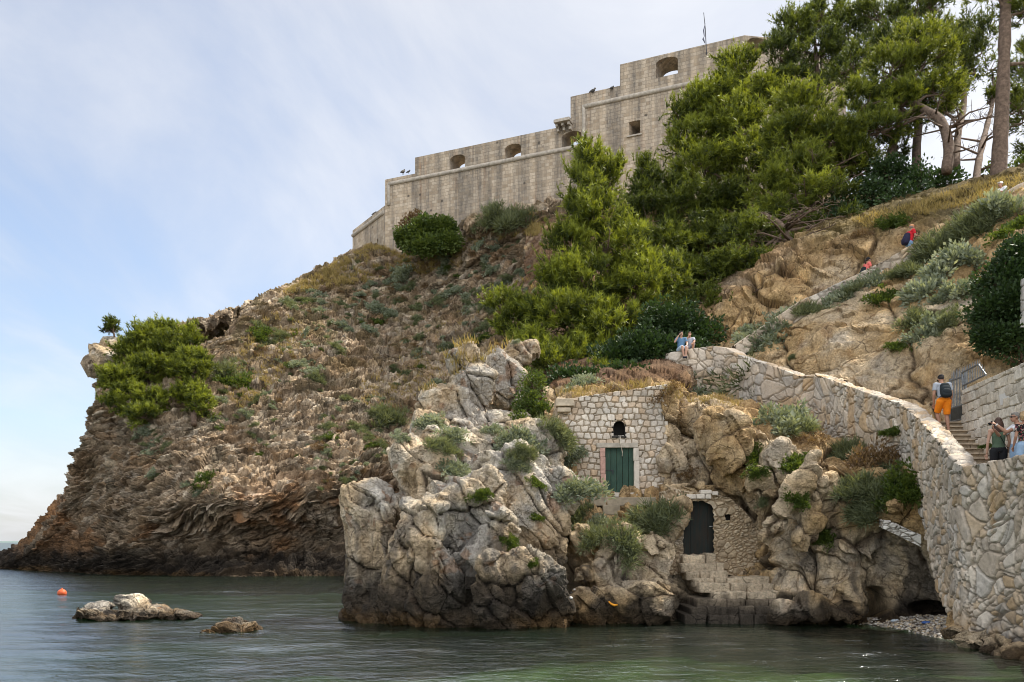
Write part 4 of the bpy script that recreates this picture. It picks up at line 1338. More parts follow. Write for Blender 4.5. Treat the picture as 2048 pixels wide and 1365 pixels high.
for i in range(4): hb(1364 + i * 17, 1380.8 + i * 17, 998, 1110, LY + .32, .05, m, .004)
fix(m.build('door_panel', M['rust_door']), dr)
m = MB(); hb(1419, 1426, 1052.5, 1054, LY + .28, .02, m, .002); fix(m.build('handle', simple_mat('bright_steel', (.5, .5, .48), .35, .1, 9, .1, .004, .9)), dr)
m = MB()
for x0, x1, y0, y1 in ((1374, 1392, 989, 998), (1393, 1410, 988, 998), (1411, 1423, 989, 998), (1425, 1437, 983, 991), (1402, 1424, 980, 988)):
    hb(x0, x1, y0, y1, LY - .12 + random.uniform(-.03, .03), .3, m, .03)
fix(m.build('lintel', M['jamb']), low)
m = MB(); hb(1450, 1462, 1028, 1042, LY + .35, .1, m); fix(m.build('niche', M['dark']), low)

def roughen(o, cuts, amp, freq, seed, var=.14, base=None):
    bm = bmesh.new(); bm.from_mesh(o.data)
    bmesh.ops.subdivide_edges(bm, edges=bm.edges[:], cuts=cuts, use_grid_fill=True)
    bm.normal_update(); bm.to_mesh(o.data); bm.free()
    V, N = mesh_arrays(o.data)
    Pw = V.astype(float) + np.array(o.matrix_world.translation)
    d = amp * (fbm(Pw * freq, 4, seed) + .5 * fbm(Pw * freq * 3, 3, seed + 5, ridged=True))
    o.data.vertices.foreach_set('co', (V + N * d[:, None]).astype(np.float32).ravel())
    o.data.polygons.foreach_set('use_smooth', np.full(len(o.data.polygons), True))
    if base is not None:
        k = 1 + var * 2 * fbm(Pw * 1.9, 3, seed + 9)
        c = np.ones((len(V), 4), np.float32); c[:, :3] = np.array(base)[None] * k[:, None]
        ww = sstep(.95, .3, Pw[:, 2] + .5 * fbm(Pw * 1.5, 3, seed + 11))
        c[:, :3] = mixc(c[:, :3], (.06, .05, .04), ww * .85)
        a_ = o.data.attributes.new('tint', 'FLOAT_COLOR', 'POINT'); a_.data.foreach_set('color', c.ravel())
    o.data.update()


# steps down to the water
M['wet_stone'] = simple_mat('wet_dark_stone', (.085, .072, .056), .55, .4, 4, .8, .03, 0, .5)
M['step_low'] = simple_mat('sandy_step_stone', (.46, .375, .265), .9, .3, 4, .7, .03)
ss = tag(empty('stone_steps', at(1450, 1200, 27)), 'rough stone steps leading from the dark door down to the water', 'steps')
bpy.context.view_layer.update()
for x0, x1, y, Y, mt, hgt in ((1366, 1432, 1109, 28.85, 'step_low', .34), (1362, 1450, 1127, 28.5, 'step_low', .30), (1374, 1456, 1142, 28.2, 'step_low', .28),
                        (1388, 1542, 1156, 27.85, 'step_low', .28), (1398, 1548, 1168, 27.55, 'step_low', .32), (1425, 1572, 1184, 27.15, 'step_low', .26), (1392, 1580, 1199, 26.95, 'wet_stone', .30), (1380, 1585, 1214, 26.8, 'wet_stone', .35), (1370, 1590, 1232, 26.65, 'wet_stone', .6)):
    m = MB(); x = x0
    while x < x1:
        wd = random.uniform(14, 46); x2 = min(x + wd, x1)
        if x1 - x2 < 12: x2 = x1
        a = at(x, y + random.uniform(-2.2, 2.2), Y); b = at(x2, y, Y)
        dpt = 29.4 - Y; jit = random.uniform(-.07, .07)
        m.box(((a.x + b.x) / 2, Y + dpt / 2 + jit, a.z - hgt / 2), (b.x - a.x - .012, dpt, hgt), Matrix.Rotation(random.uniform(-.035, .035), 3, 'Y') @ Matrix.Rotation(random.uniform(-.05, .05), 3, 'Z'), .04)
        x = x2
    o = m.build('step', M['rock'])
    bpy.context.view_layer.update()
    roughen(o, 3, .035, 3.2, int(y), base=(.84, .68, .48) if mt == 'step_low' else (.34, .27, .19))
    fix(o, ss)

# ------------------------------------------------------------------ beach, ledge, small things
LEDGE = [(1918,1252,21.4),(1950,1268,20.7),(1990,1284,19.9),(2030,1302,19.1),(2080,1326,18.3),(2150,1360,17.3)]
o = boulders([(p[0], p[1] + 10, 34, 20, 24, p[2] - .25, .42, 3.0) for p in LEDGE] + [(1912,1243,14,18,0,21.6,.3)], .03,
             lambda P, N: (lambda d, c: (d * .5, c))(*rock_cliff(P, N, ochre=.35, dark_top=.25)), 'stone_ledge', M['rock'])
tag(o, 'worn pale stone ledge along the foot of the retaining wall', 'ledge')
BE = [[(1690,1256,26.6),(1700,1246,27.2),(1710,1238,28)], [(1770,1262,25.4),(1775,1247,26.2),(1780,1236,27)], [(1850,1272,23.6),(1860,1252,24.6),(1866,1232,26)], [(1925,1290,21.6),(1935,1268,22.2),(1940,1235,24)]]
def rock_beach(P, N):
    c = lerp3((.40, .33, .24), (.26, .20, .14), sstep(-.3, .3, fbm(P * 3, 3, 640)))
    return .05 * fbm(P * 3, 3, 641), c
tag(rock_patch('beach', BE, 160, 90, rock_beach, M['rock'], toward=(20, 20, 20)), kind='structure')
# pebbles: nobody could count them
PV, PT, PC, n0 = [], [], [], 0
bmx = bmesh.new(); bmesh.ops.create_icosphere(bmx, subdivisions=1, radius=1.0)
sv_ = np.array([v.co[:] for v in bmx.verts]); sf_ = np.array([[v.index for v in f.verts] for f in bmx.faces]); bmx.free()
Gb = patch(BE, 60, 40).reshape(-1, 3)
for i in range(1500):
    p = Gb[RNG.integers(len(Gb))] + RNG.normal(size=3) * np.array([.08, .08, .0])
    r = RNG.uniform(.018, .06) * np.array([1, .8, .6]) * RNG.uniform(.8, 1.3, 3)
    a = RNG.uniform(0, 6.28); ca, sa = math.cos(a), math.sin(a)
    v_ = sv_ * r * RNG.uniform(.85, 1.15, (len(sv_), 1)); v_ = np.stack([v_[:, 0] * ca - v_[:, 1] * sa, v_[:, 0] * sa + v_[:, 1] * ca, v_[:, 2]], 1) + p + np.array([0, 0, .03])
    PV.append(v_); PT.append(sf_ + n0); n0 += len(v_)
    cc = np.array([(.50,.43,.33),(.62,.57,.50),(.38,.32,.25),(.52,.40,.26),(.30,.27,.24)][RNG.integers(5)]) * RNG.uniform(.8, 1.1)
    PC.append(np.repeat(cc[None], len(v_), 0))
o = obj_np('pebbles', np.concatenate(PV), [np.concatenate(PT)], M['stone'], tint=np.concatenate(PC)); tag(o, kind='stuff')
# ------------------------------------------------------------------ foliage
def sphere_dirs(n, up=0.0):
    d = RNG.normal(size=(n, 3)); d[:, 2] += up
    return d / (np.linalg.norm(d, axis=1, keepdims=True) + 1e-9)


def nrm(a): return a / (np.linalg.norm(a, axis=-1, keepdims=True) + 1e-9)


def blades(base, axis, length, width, k=None, curl=0.0):
    """thin three-sided leaf blades, one triangle each"""
    n = len(base)
    r = nrm(np.cross(axis, RNG.normal(size=(n, 3))))
    V = np.empty((n, 3, 3), np.float32)
    V[:, 0] = base - r * width[:, None]; V[:, 1] = base + r * width[:, None]
    V[:, 2] = base + axis * length[:, None]
    T = None
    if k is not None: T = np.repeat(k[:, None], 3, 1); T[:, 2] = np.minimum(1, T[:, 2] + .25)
    return V.reshape(-1, 3), np.arange(n * 3).reshape(n, 3), T.reshape(-1)


def leaves(base, axis, length, width, k):
    """diamond leaves: four corners"""
    n = len(base)
    r = nrm(np.cross(axis, RNG.normal(size=(n, 3))))
    V = np.empty((n, 4, 3), np.float32)
    V[:, 0] = base; V[:, 2] = base + axis * length[:, None]
    mid = base + axis * (length * .5)[:, None]
    nn = np.cross(axis, r) * (width * .35)[:, None]
    V[:, 1] = mid + r * width[:, None] + nn; V[:, 3] = mid - r * width[:, None] + nn
    return V.reshape(-1, 3), np.arange(n * 4).reshape(n, 4), np.repeat(k, 4)


def clump_centres(blobs, per_m2, shell=(.62, 1.0), up=.35, seed=0, cap=700):
    out = []
    for b in blobs:
        px, py, rx, ry, Y, rd = b[:6]
        c = np.array(at(px, py, Y)); r = np.array([rx / F * Y, rd, ry / F * Y])
        area = 4 * math.pi * ((r[0] * r[1]) ** 1.6 / 3 + (r[0] * r[2]) ** 1.6 / 3 + (r[1] * r[2]) ** 1.6 / 3) ** (1 / 1.6)
        n = int(min(cap, max(5, area * per_m2)))
        u = sphere_dirs(n, up)
        lump = .78 + .38 * fbm(u * 1.9 + c[None, :] * .37, 3, 900 + seed)
        q = RNG.uniform(shell[0], shell[1], n) * lump
        out.append((c, r, c + u * r * q[:, None], u))
    return out


def pine_crown(blobs, per_m2=.85, sprays=12, nblade=24, clump=.75, blade=.24, wid=.022, upness=.9, seed=0, tip=.5):
    per_m2, sprays, nblade, wid = per_m2 * 1.3, int(sprays * 1.45), int(nblade * 1.15), wid * 1.1
    Vs, Ts, Ks, n0 = [], [], [], 0
    cents = clump_centres(blobs, per_m2, seed=seed)
    for c, r, P, u in cents:
        n = len(P)
        ck = RNG.uniform(.0, .58, n)                     # each clump its own green
        # sprays of one clump
        S = np.repeat(P, sprays, 0); U = np.repeat(u, sprays, 0); K = np.repeat(ck, sprays)
        d = nrm(U * .55 + np.array([0, 0, upness * .9]) + RNG.normal(size=S.shape) * .5)
        cs = np.repeat(clump * RNG.uniform(.6, 1.25, n), sprays)
        st = S + RNG.normal(size=S.shape) * (cs * .24)[:, None] * np.array([1.2, 1.2, .8])
        L = cs * RNG.uniform(.45, 1.0, len(S))
        # blades along a spray
        m = nblade
        B = np.repeat(st, m, 0); D = np.repeat(d, m, 0); LL = np.repeat(L, m); KK = np.repeat(K, m)
        t = RNG.uniform(.0, 1.0, len(B)) ** .8
        base = B + D * (LL * t)[:, None]
        ax = nrm(D * 1.0 + RNG.normal(size=B.shape) * .62)
        V, T, k = blades(base, ax, blade * RNG.uniform(.6, 1.2, len(B)), np.full(len(B), wid),
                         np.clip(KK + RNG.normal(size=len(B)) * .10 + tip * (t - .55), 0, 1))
        Vs.append(V); Ts.append(T + n0); Ks.append(k); n0 += len(V)
    return np.concatenate(Vs), np.concatenate(Ts), np.concatenate(Ks), cents


def leafy_crown(blobs, per_m2=1.2, nleaf=60, clump=.45, leaf=.14, wid=.05, seed=0, droop=.1, shell=(.5, 1.0)):
    Vs, Ts, Ks, n0 = [], [], [], 0
    cents = clump_centres(blobs, per_m2, seed=seed, shell=shell)
    for c, r, P, u in cents:
        n = len(P)
        B = np.repeat(P, nleaf, 0); U = np.repeat(u, nleaf, 0)
        k = np.repeat(RNG.uniform(0, .8, n), nleaf) + RNG.normal(size=n * nleaf) * .15
        cs = np.repeat(clump * RNG.uniform(.6, 1.3, n), nleaf)
        off = RNG.normal(size=B.shape); off /= np.maximum(1, np.linalg.norm(off, axis=1, keepdims=True) * .7)
        base = B + off * cs[:, None] * .6
        ax = nrm(U * .6 + off * .8 + np.array([0, 0, .35 - droop]) + RNG.normal(size=B.shape) * .5)
        V, T, kk = leaves(base, ax, leaf * RNG.uniform(.6, 1.2, len(B)), wid * RNG.uniform(.7, 1.2, len(B)), np.clip(k, 0, 1))
        Vs.append(V); Ts.append(T + n0); Ks.append(kk); n0 += len(V)
    return np.concatenate(Vs), np.concatenate(Ts), np.concatenate(Ks), cents


def limbs(mb, cents, trunk_pts, r_limb=.10, twig=.025, ntw=14):
    for c, r, P, u in cents:
        c = Vector(c)
        s = min(trunk_pts, key=lambda p: (Vector(p) - c + Vector((0, 0, 1.2))).length)
        s = Vector(s)
        mid = s.lerp(c, .5) + Vector((random.uniform(-.3, .3), random.uniform(-.3, .3), random.uniform(-.5, .1)))
        if (c - s).length > .4:
            mb.tube([s, mid, c], [r_limb, r_limb * .7, r_limb * .45], 6, cap=False)
        for p in P[RNG.permutation(len(P))[:ntw]]:
            p = Vector(p); q = c.lerp(p, .5) + Vector((random.uniform(-.2, .2), random.uniform(-.2, .2), random.uniform(-.25, .05)))
            mb.tube([c, q, p], [twig * 1.7, twig, twig * .5], 4, cap=False)


def tree(name, label, blobs, trunk, mat='pine', group=None, crown=None, radii=None, bark='bark', kind='pine', twig=.03, dead=0, **kw):
    """trunk: list of (px, py, Y); the Empty stands at its foot"""
    pts = [at(*p) for p in trunk]
    root = tag(empty(name, pts[0]), label, 'tree', group)
    bpy.context.view_layer.update()
    o = np.array(pts[0])
    fn = pine_crown if kind == 'pine' else leafy_crown
    V, T, k, cents = fn(blobs, **kw)
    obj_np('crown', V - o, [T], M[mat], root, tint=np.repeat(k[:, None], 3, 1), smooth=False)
    mb = MB()
    # smooth trunk through its points
    C = spline(np.array([list(p) for p in pts]), 5 * len(pts), 0) - o
    rr = np.interp(np.linspace(0, 1, len(C)), np.linspace(0, 1, len(radii)), radii) if radii else np.linspace(.28, .08, len(C))
    rr = rr * (1 + .06 * RNG.normal(size=len(C)))
    mb.tube([Vector(p) for p in C], list(rr), 12)
    cl = [(c - o, r, P - o, u) for c, r, P, u in cents]
    limbs(mb, cl, [Vector(p) for p in C[len(C) // 3:]], twig=twig)
    for i in range(dead):                                # bare dead boughs under the crown
        a = Vector(C[int(len(C) * random.uniform(.12, .6))]); az = random.uniform(2.4, 6.9); ln = random.uniform(1.4, 3.4)
        b = a + Vector((math.cos(az), math.sin(az), random.uniform(-.1, .35))) * ln
        k = a.lerp(b, .5) + Vector((0, 0, random.uniform(-.1, .35)))
        mb.tube([a, k, b], [.07, .045, .015], 5)
        for j in range(9):
            s_ = k.lerp(b, random.random()); e_ = s_ + Vector((random.uniform(-.6, .6), random.uniform(-.6, .6), random.uniform(-.35, .5)))
            mb.tube([s_, s_.lerp(e_, .5) + Vector((0, 0, .06)), e_], [.018, .012, .006], 4, cap=False)
    mb.build('trunk', M[bark], root, True)
    return root


# ---- pines
tree('pine_tree', 'bright yellow green pine with upright shoots in front of the fort wall',
     [(1185,330,42,36,44,1.3),(1165,385,34,40,43.5,1.2),(1222,372,34,44,44.5,1.2),(1190,440,62,52,43,1.7),(1140,500,46,46,42.6,1.5),(1235,505,70,56,43,1.9),
      (1165,570,80,52,42,1.9),(1270,585,80,60,42.4,2.0),(1130,640,78,46,41,1.8),(1215,660,95,55,41,2.0),(1180,725,95,36,40,1.6),(1345,560,34,42,43,1.0),(1120,570,40,40,42,1.2),(1105,735,58,26,38.8,1.2),(1180,765,60,16,37.8,1.0),(1070,700,40,26,40,1.0)],
     [(1235,770,41),(1228,690,42),(1215,560,43),(1200,430,44),(1190,350,44)], radii=[.30,.26,.2,.13,.06], per_m2=.80, sprays=12, nblade=22, clump=.85, blade=.27, upness=1.25, tip=.8, seed=1, dead=8)
tree('pine_tree', 'small pine with low pale green branches left of the central pine, above the outcrop',
     [(1000,612,28,24,44,.9),(1045,628,44,34,43,1.2),(1062,668,46,30,42,1.2),(1085,705,46,30,41,1.2),(1020,655,30,20,43,.8)],
     [(1092,755,40),(1080,690,41.5),(1050,640,43)], radii=[.16,.12,.06], per_m2=.9, sprays=12, nblade=22, clump=.65, blade=.22, upness=1.1, tip=.7, seed=2)
tree('pine_tree', 'dark green pine directly behind and right of the bright central pine',
     [(1300,385,50,46,53,1.8),(1290,450,52,50,52,1.8),(1365,420,66,60,53,2.2),(1330,500,74,56,51,2.2),(1420,500,66,60,51,2.2),(1400,575,74,40,48,1.8),(1450,430,60,60,53,2),(1285,345,20,26,53,.8)],
     [(1375,625,49),(1370,540,51),(1350,430,53),(1300,360,53)], mat='pine_dark', radii=[.34,.3,.2,.08], per_m2=.62, sprays=11, nblade=22, clump=.95, blade=.30, wid=.026, seed=3)
tree('pine_tree', 'tall pine with sunlit top whose crown covers the right half of the fort wall',
     [(1395,220,46,40,58,1.8),(1380,285,52,44,57,2.0),(1445,205,58,46,58,2.0),(1480,150,48,42,59,1.8),(1470,260,76,56,56,2.5),(1410,340,70,46,55,2.2),(1500,335,70,60,54,2.5),(1355,235,22,26,58,.9),(1520,215,40,56,57,1.8)],
     [(1490,470,52),(1480,380,54),(1450,270,57),(1450,190,58)], radii=[.4,.34,.22,.1], per_m2=.58, sprays=11, nblade=22, clump=1.0, blade=.32, wid=.028, tip=.7, seed=4, dead=10)
tree('pine_tree', 'bushy green pine standing in the middle of the grove',
     [(1600,225,64,40,49,1.9),(1570,290,60,44,48.5,1.9),(1660,290,74,46,48,2.1),(1600,350,72,40,47.5,2.0),(1710,330,56,42,48,1.8),(1545,385,52,36,47,1.6),(1640,400,70,36,46,1.8),(1560,440,60,30,46,1.5)],
     [(1612,470,46.5),(1620,400,47.5),(1640,300,48.5),(1620,230,49)], radii=[.34,.3,.2,.08], per_m2=.75, sprays=11, nblade=22, clump=.85, blade=.27, seed=5, dead=14)
tree('pine_tree', 'broad pine whose high dark crown rises above the end of the fort',
     [(1590,70,56,44,62,2.2),(1560,120,50,44,61,2.2),(1640,35,56,36,63,2.2),(1640,110,74,50,61,2.6),(1700,60,48,42,62,2.0),(1580,180,66,40,60,2.2),(1525,185,34,36,60,1.5),(1680,165,50,34,60,1.8)],
     [(1680,430,52),(1665,330,56),(1640,200,60),(1630,90,62)], mat='pine_dark', radii=[.4,.34,.26,.1], per_m2=.40, sprays=10, nblade=20, clump=.9, blade=.32, wid=.028, tip=.7, seed=6)
tree('pine_tree', 'airy pine with thin open crown at the top of the grove, sky between its branches',
     [(1760,40,62,36,60,2.2),(1830,30,64,34,60,2.2),(1800,85,70,34,59,2.2),(1880,75,50,30,59,1.8),(1745,100,40,30,59,1.5),(1860,20,40,24,60,1.4),(1930,90,34,50,58,1.4)],
     [(1835,395,47),(1833,300,50),(1838,215,54),(1820,120,58)], mat='pine_dark', radii=[.26,.24,.2,.1], per_m2=.40, sprays=9, nblade=18, clump=1.0, blade=.30, wid=.026, seed=7)
tree('pine_tree', 'pine with a crooked S shaped trunk and wide layered crown',
     [(1780,150,56,40,49,1.8),(1850,130,60,44,49,1.9),(1725,215,62,44,48.5,2.0),(1800,215,66,44,48,2.0),(1880,190,54,40,48.5,1.7),(1760,265,62,30,47.5,1.7),(1840,80,50,30,49,1.5),(1700,270,40,28,48,1.3)],
     [(1893,345,44),(1897,290,44.6),(1880,240,45.6),(1840,215,47),(1800,190,48)], radii=[.26,.26,.24,.2,.1], per_m2=.58, sprays=11, nblade=22, clump=.8, blade=.27, tip=.7, seed=8, dead=8)
tree('pine_tree', 'slim grey trunked pine left of the tallest trunk, forked near its top',
     [(1905,150,46,34,52,1.4),(1945,120,40,40,52,1.3),(1930,185,44,26,51.5,1.3),(1960,70,36,34,52,1.2),(1890,225,34,18,51,.9)],
     [(1912,335,46),(1916,270,48),(1928,210,50),(1925,140,52)], mat='pine_dark', radii=[.20,.19,.16,.07], per_m2=.5, sprays=9, nblade=18, clump=.8, blade=.26, seed=9, dead=6)
tree('pine_tree', 'thin leaning pine right beside the tallest trunk at the edge of the slope',
     [(2010,190,34,26,53,1.0),(1985,140,30,30,53,1.0),(1975,205,30,20,52,.8),(2040,220,30,34,53,1.1)],
     [(1950,380,44),(1958,320,46),(1972,260,49),(1990,190,52)], mat='pine_dark', radii=[.2,.18,.15,.07], per_m2=.5, sprays=8, nblade=18, clump=.7, blade=.24, seed=10, dead=6)
tree('pine_tree', 'tallest pine with thick straight reddish trunk leaving the top of the picture',
     [(2060,20,60,34,43,1.6),(1985,-30,60,34,43,1.8),(2070,-60,70,44,43,2.0),(1990,-110,80,50,43,2.4),(2090,110,40,30,43,1.0)],
     [(1995,382,42),(2002,260,42.3),(2008,120,42.6),(2012,-20,43),(2015,-120,43)], radii=[.40,.34,.30,.26,.14], per_m2=.6, sprays=10, nblade=20, clump=.8, blade=.26, seed=11)
tree('pine_tree', 'pine at the right edge with open crown against the sky, half outside the picture',
     [(2050,130,44,50,56,1.6),(2045,235,34,36,56,1.3),(2085,200,50,80,55,2),(2060,300,34,22,55,1.1)],
     [(2090,370,48),(2085,280,52),(2070,180,56)], mat='pine_dark', radii=[.24,.2,.1], per_m2=.45, sprays=9, nblade=18, clump=.9, blade=.28, seed=12)
tree('pine_tree', 'low shaded pine with drooping dry branches above the tan rock face',
     [(1500,470,66,40,44.5,1.6),(1470,540,70,36,43.5,1.6),(1560,500,50,24,44,1.2),(1420,610,60,24,42.5,1.2),(1510,580,50,20,43,1.0),(1660,450,60,16,44.5,1.2)],
     [(1590,500,43),(1560,450,44),(1510,420,45)], mat='pine_dark', radii=[.24,.18,.08], per_m2=.75, sprays=11, nblade=20, clump=.75, blade=.24, upness=.5, seed=13, dead=16)
tree('pine_tree', 'dense pine filling the right side of the grove under the high crowns',
     [(1850,215,60,36,51,1.8),(1790,300,56,30,50,1.6),(1720,350,56,30,49,1.5),(1900,110,50,44,53,1.8),(1780,95,60,44,53,2.0),(1700,140,50,40,52,1.8)],
     [(1770,405,47.5),(1775,330,49),(1800,240,51),(1800,150,52.5)], mat='pine_dark', radii=[.28,.24,.18,.08], per_m2=.36, sprays=9, nblade=20, clump=.85, blade=.29, wid=.025, seed=18)
tree('pine_tree', 'dark low pine whose boughs hang over the bare soil behind the parapet',
     [(1440,560,60,40,44,1.6),(1390,620,56,26,42.5,1.3),(1500,620,44,22,42,1.0),(1530,540,44,26,43,1.1),(1360,560,44,44,45,1.4),(1440,640,40,16,41.5,.8)],
     [(1455,660,41.5),(1452,610,43),(1440,550,44)], mat='pine_dark', radii=[.22,.18,.08], per_m2=.8, sprays=11, nblade=22, clump=.75, blade=.24, upness=.6, seed=19, dead=12)
# ---- pines of the far spur
tree('pine_tree', 'rounded dark green pine crowning the far left spur of the headland',
     [(290,690,52,34,76,2.0),(320,672,40,22,77,1.6),(262,720,40,36,75,1.8),(330,712,44,40,75,1.9),(300,745,50,32,73.5,1.9),(345,672,26,20,77,1.2)],
     [(300,800,73),(300,750,75),(295,700,76)], radii=[.3,.26,.12], per_m2=.55, sprays=11, nblade=20, clump=1.0, blade=.36, wid=.034, seed=14)
tree('pine_tree', 'light green pine on the spur with a thin pointed leader, right of the rounded one',
     [(375,705,38,34,74,1.6),(395,740,34,40,73,1.6),(382,670,9,22,74.5,.5),(380,790,36,32,72,1.5),(400,815,28,30,70.5,1.3),(365,745,30,30,73,1.3)],
     [(388,850,70),(386,780,72),(382,660,74.5)], radii=[.25,.2,.05], per_m2=.6, sprays=11, nblade=20, clump=.85, blade=.34, wid=.032, tip=.8, seed=15)
tree('pine_tree', 'low pine hanging down the spur face below the rounded pine',
     [(240,760,42,22,72.5,1.6),(265,790,36,26,71.5,1.4),(305,810,42,30,71,1.6),(225,775,24,18,73,1.1),(285,835,32,22,69.5,1.2),(235,815,26,16,71,1.0)],
     [(270,840,70.5),(265,800,71.8),(255,770,72.5)], radii=[.2,.16,.08], per_m2=.6, sprays=11, nblade=20, clump=.85, blade=.34, wid=.032, seed=16)
tree('pine_tree', 'tiny lone pine on the bare grey knob at the far left',
     [(224,645,12,8,78,.6),(226,658,16,8,78,.7),(214,660,9,5,78,.4)],
     [(229,674,78),(226,658,78),(224,640,78)], mat='pine_dark', radii=[.09,.07,.03], per_m2=1.2, sprays=9, nblade=16, clump=.5, blade=.28, wid=.03, seed=17)

# ---- leafy bushes and trees of their own
def bush(name, label, blobs, foot, mat, group=None, stem=.05, **kw):
    pt = at(*foot)
    root = tag(empty(name, pt), label, 'bush', group)
    o = np.array(pt)
    V, T, k, cents = leafy_crown(blobs, **kw)
    obj_np('foliage', V - o, [T], M[mat], root, tint=np.repeat(k[:, None], 3, 1), smooth=False)
    mb = MB()
    for c, r, P, u in cents:
        c = Vector(c - o)
        mb.tube([(0, 0, -.1), c * .5 + Vector((0, 0, -.15)), c], [stem * 1.6, stem, stem * .6], 6)
        for p in P[RNG.permutation(len(P))[:10]]:
            p = Vector(p - o); mb.tube([c, c.lerp(p, .6) + Vector((0, 0, -.05)), p], [stem * .5, stem * .35, stem * .2], 4, cap=False)
    mb.build('stem', M['bark'], root, True)
    return root


bush('laurel_bush', 'large dark glossy bush behind the two people sitting on the wall',
     [(1340,660,70,62,40,1.6),(1290,710,76,56,38.5,1.6),(1400,680,52,48,40,1.4),(1230,730,60,44,38.5,1.3),(1350,715,80,40,38.6,1.2),(1290,765,70,22,37,.9),(1215,768,44,18,36.6,.8),(1255,756,56,22,36.6,.9),(1170,765,40,18,36.4,.8),(1130,760,36,20,36.6,.8)],
     (1330,760,38.6), 'leaf_dark', per_m2=3.2, nleaf=70, clump=.5, leaf=.19, wid=.06, seed=21)
bush('evergreen_bush', 'big round green bush at the foot of the fort wall',
     [(850,470,50,34,93,2.2),(885,462,36,28,93,1.8),(820,482,36,26,93.5,1.8),(900,485,30,20,92,1.3),(855,495,50,16,91.5,1.4)],
     (855,510,93), 'leaf_green', per_m2=1.7, nleaf=60, clump=.75, leaf=.30, wid=.11, seed=22)
bush('dying_bush', 'rusty half dry bush against the fort wall, left of the big round one',
     [(825,445,24,18,95.5,1.2),(812,462,20,16,95,1.0)], (822,485,95), 'leaf_dry', per_m2=1.4, nleaf=34, clump=.6, leaf=.28, wid=.10, seed=23)
bush('leafy_tree', 'dark leafy tree overhanging the rock at the right edge above the masonry wall',
     [(2000,565,52,50,27.5,1.2),(2045,520,56,56,27.5,1.3),(1985,625,50,44,27.2,1.1),(2030,620,60,54,27,1.2),(1975,680,38,32,27,.8),(2035,690,50,34,26.6,.9),(2085,590,50,110,27,1.4)],
     (2060,735,27), 'leaf_dark', per_m2=4.0, nleaf=70, clump=.36, leaf=.14, wid=.045, seed=24)
bush('leafy_tree', 'dark broadleaf undergrowth under the pine trunks, sky glinting through it',
     [(1780,350,46,36,47,1.4),(1840,365,46,34,46,1.3),(1740,390,50,28,46,1.3),(1890,370,40,28,45,1.2),(1700,430,50,22,45,1.2),(1800,400,60,20,44.5,1.2)],
     (1800,415,45.2), 'leaf_dark', per_m2=1.5, nleaf=50, clump=.6, leaf=.2, wid=.07, seed=25)
bush('leafy_tree', 'pale green young trees on the skyline right of the tallest trunk',
     [(2035,345,30,26,50,1.2),(2070,330,40,34,50,1.3),(1985,350,14,20,50,.7)], (2050,375,49), 'leaf_green', per_m2=1.3, nleaf=40, clump=.55, leaf=.2, wid=.07, seed=26)
bush('leafy_bush', 'bright green leafy bush in the gap between the outcrop and the stone house',
     [(1068,770,26,30,33.4,.6),(1055,815,32,36,33,.7),(1040,850,24,26,32.4,.6),(1080,830,24,30,33,.6)], (1062,880,33), 'leaf_green', per_m2=5, nleaf=60, clump=.3, leaf=.12, wid=.04, seed=27)
# ------------------------------------------------------------------ scrub on the rock
VV, FF, k0 = [], [], 0
for v_, q_ in SURF:
    VV.append(np.asarray(v_, float)); FF.extend([tuple(int(i) + k0 for i in f) for f in q_]); k0 += len(v_)
VV = np.concatenate(VV)
TREE_BVH = BVHTree.FromPolygons([tuple(p) for p in VV], FF)


def hit(px, py):
    d = (at(px, py, 1.0) - Vector(CAM)).normalized()
    loc, n, i, dist = TREE_BVH.ray_cast(Vector(CAM), d)
    if loc is None: return None, None
    if n.dot(d) > 0: n = -n
    return loc, n


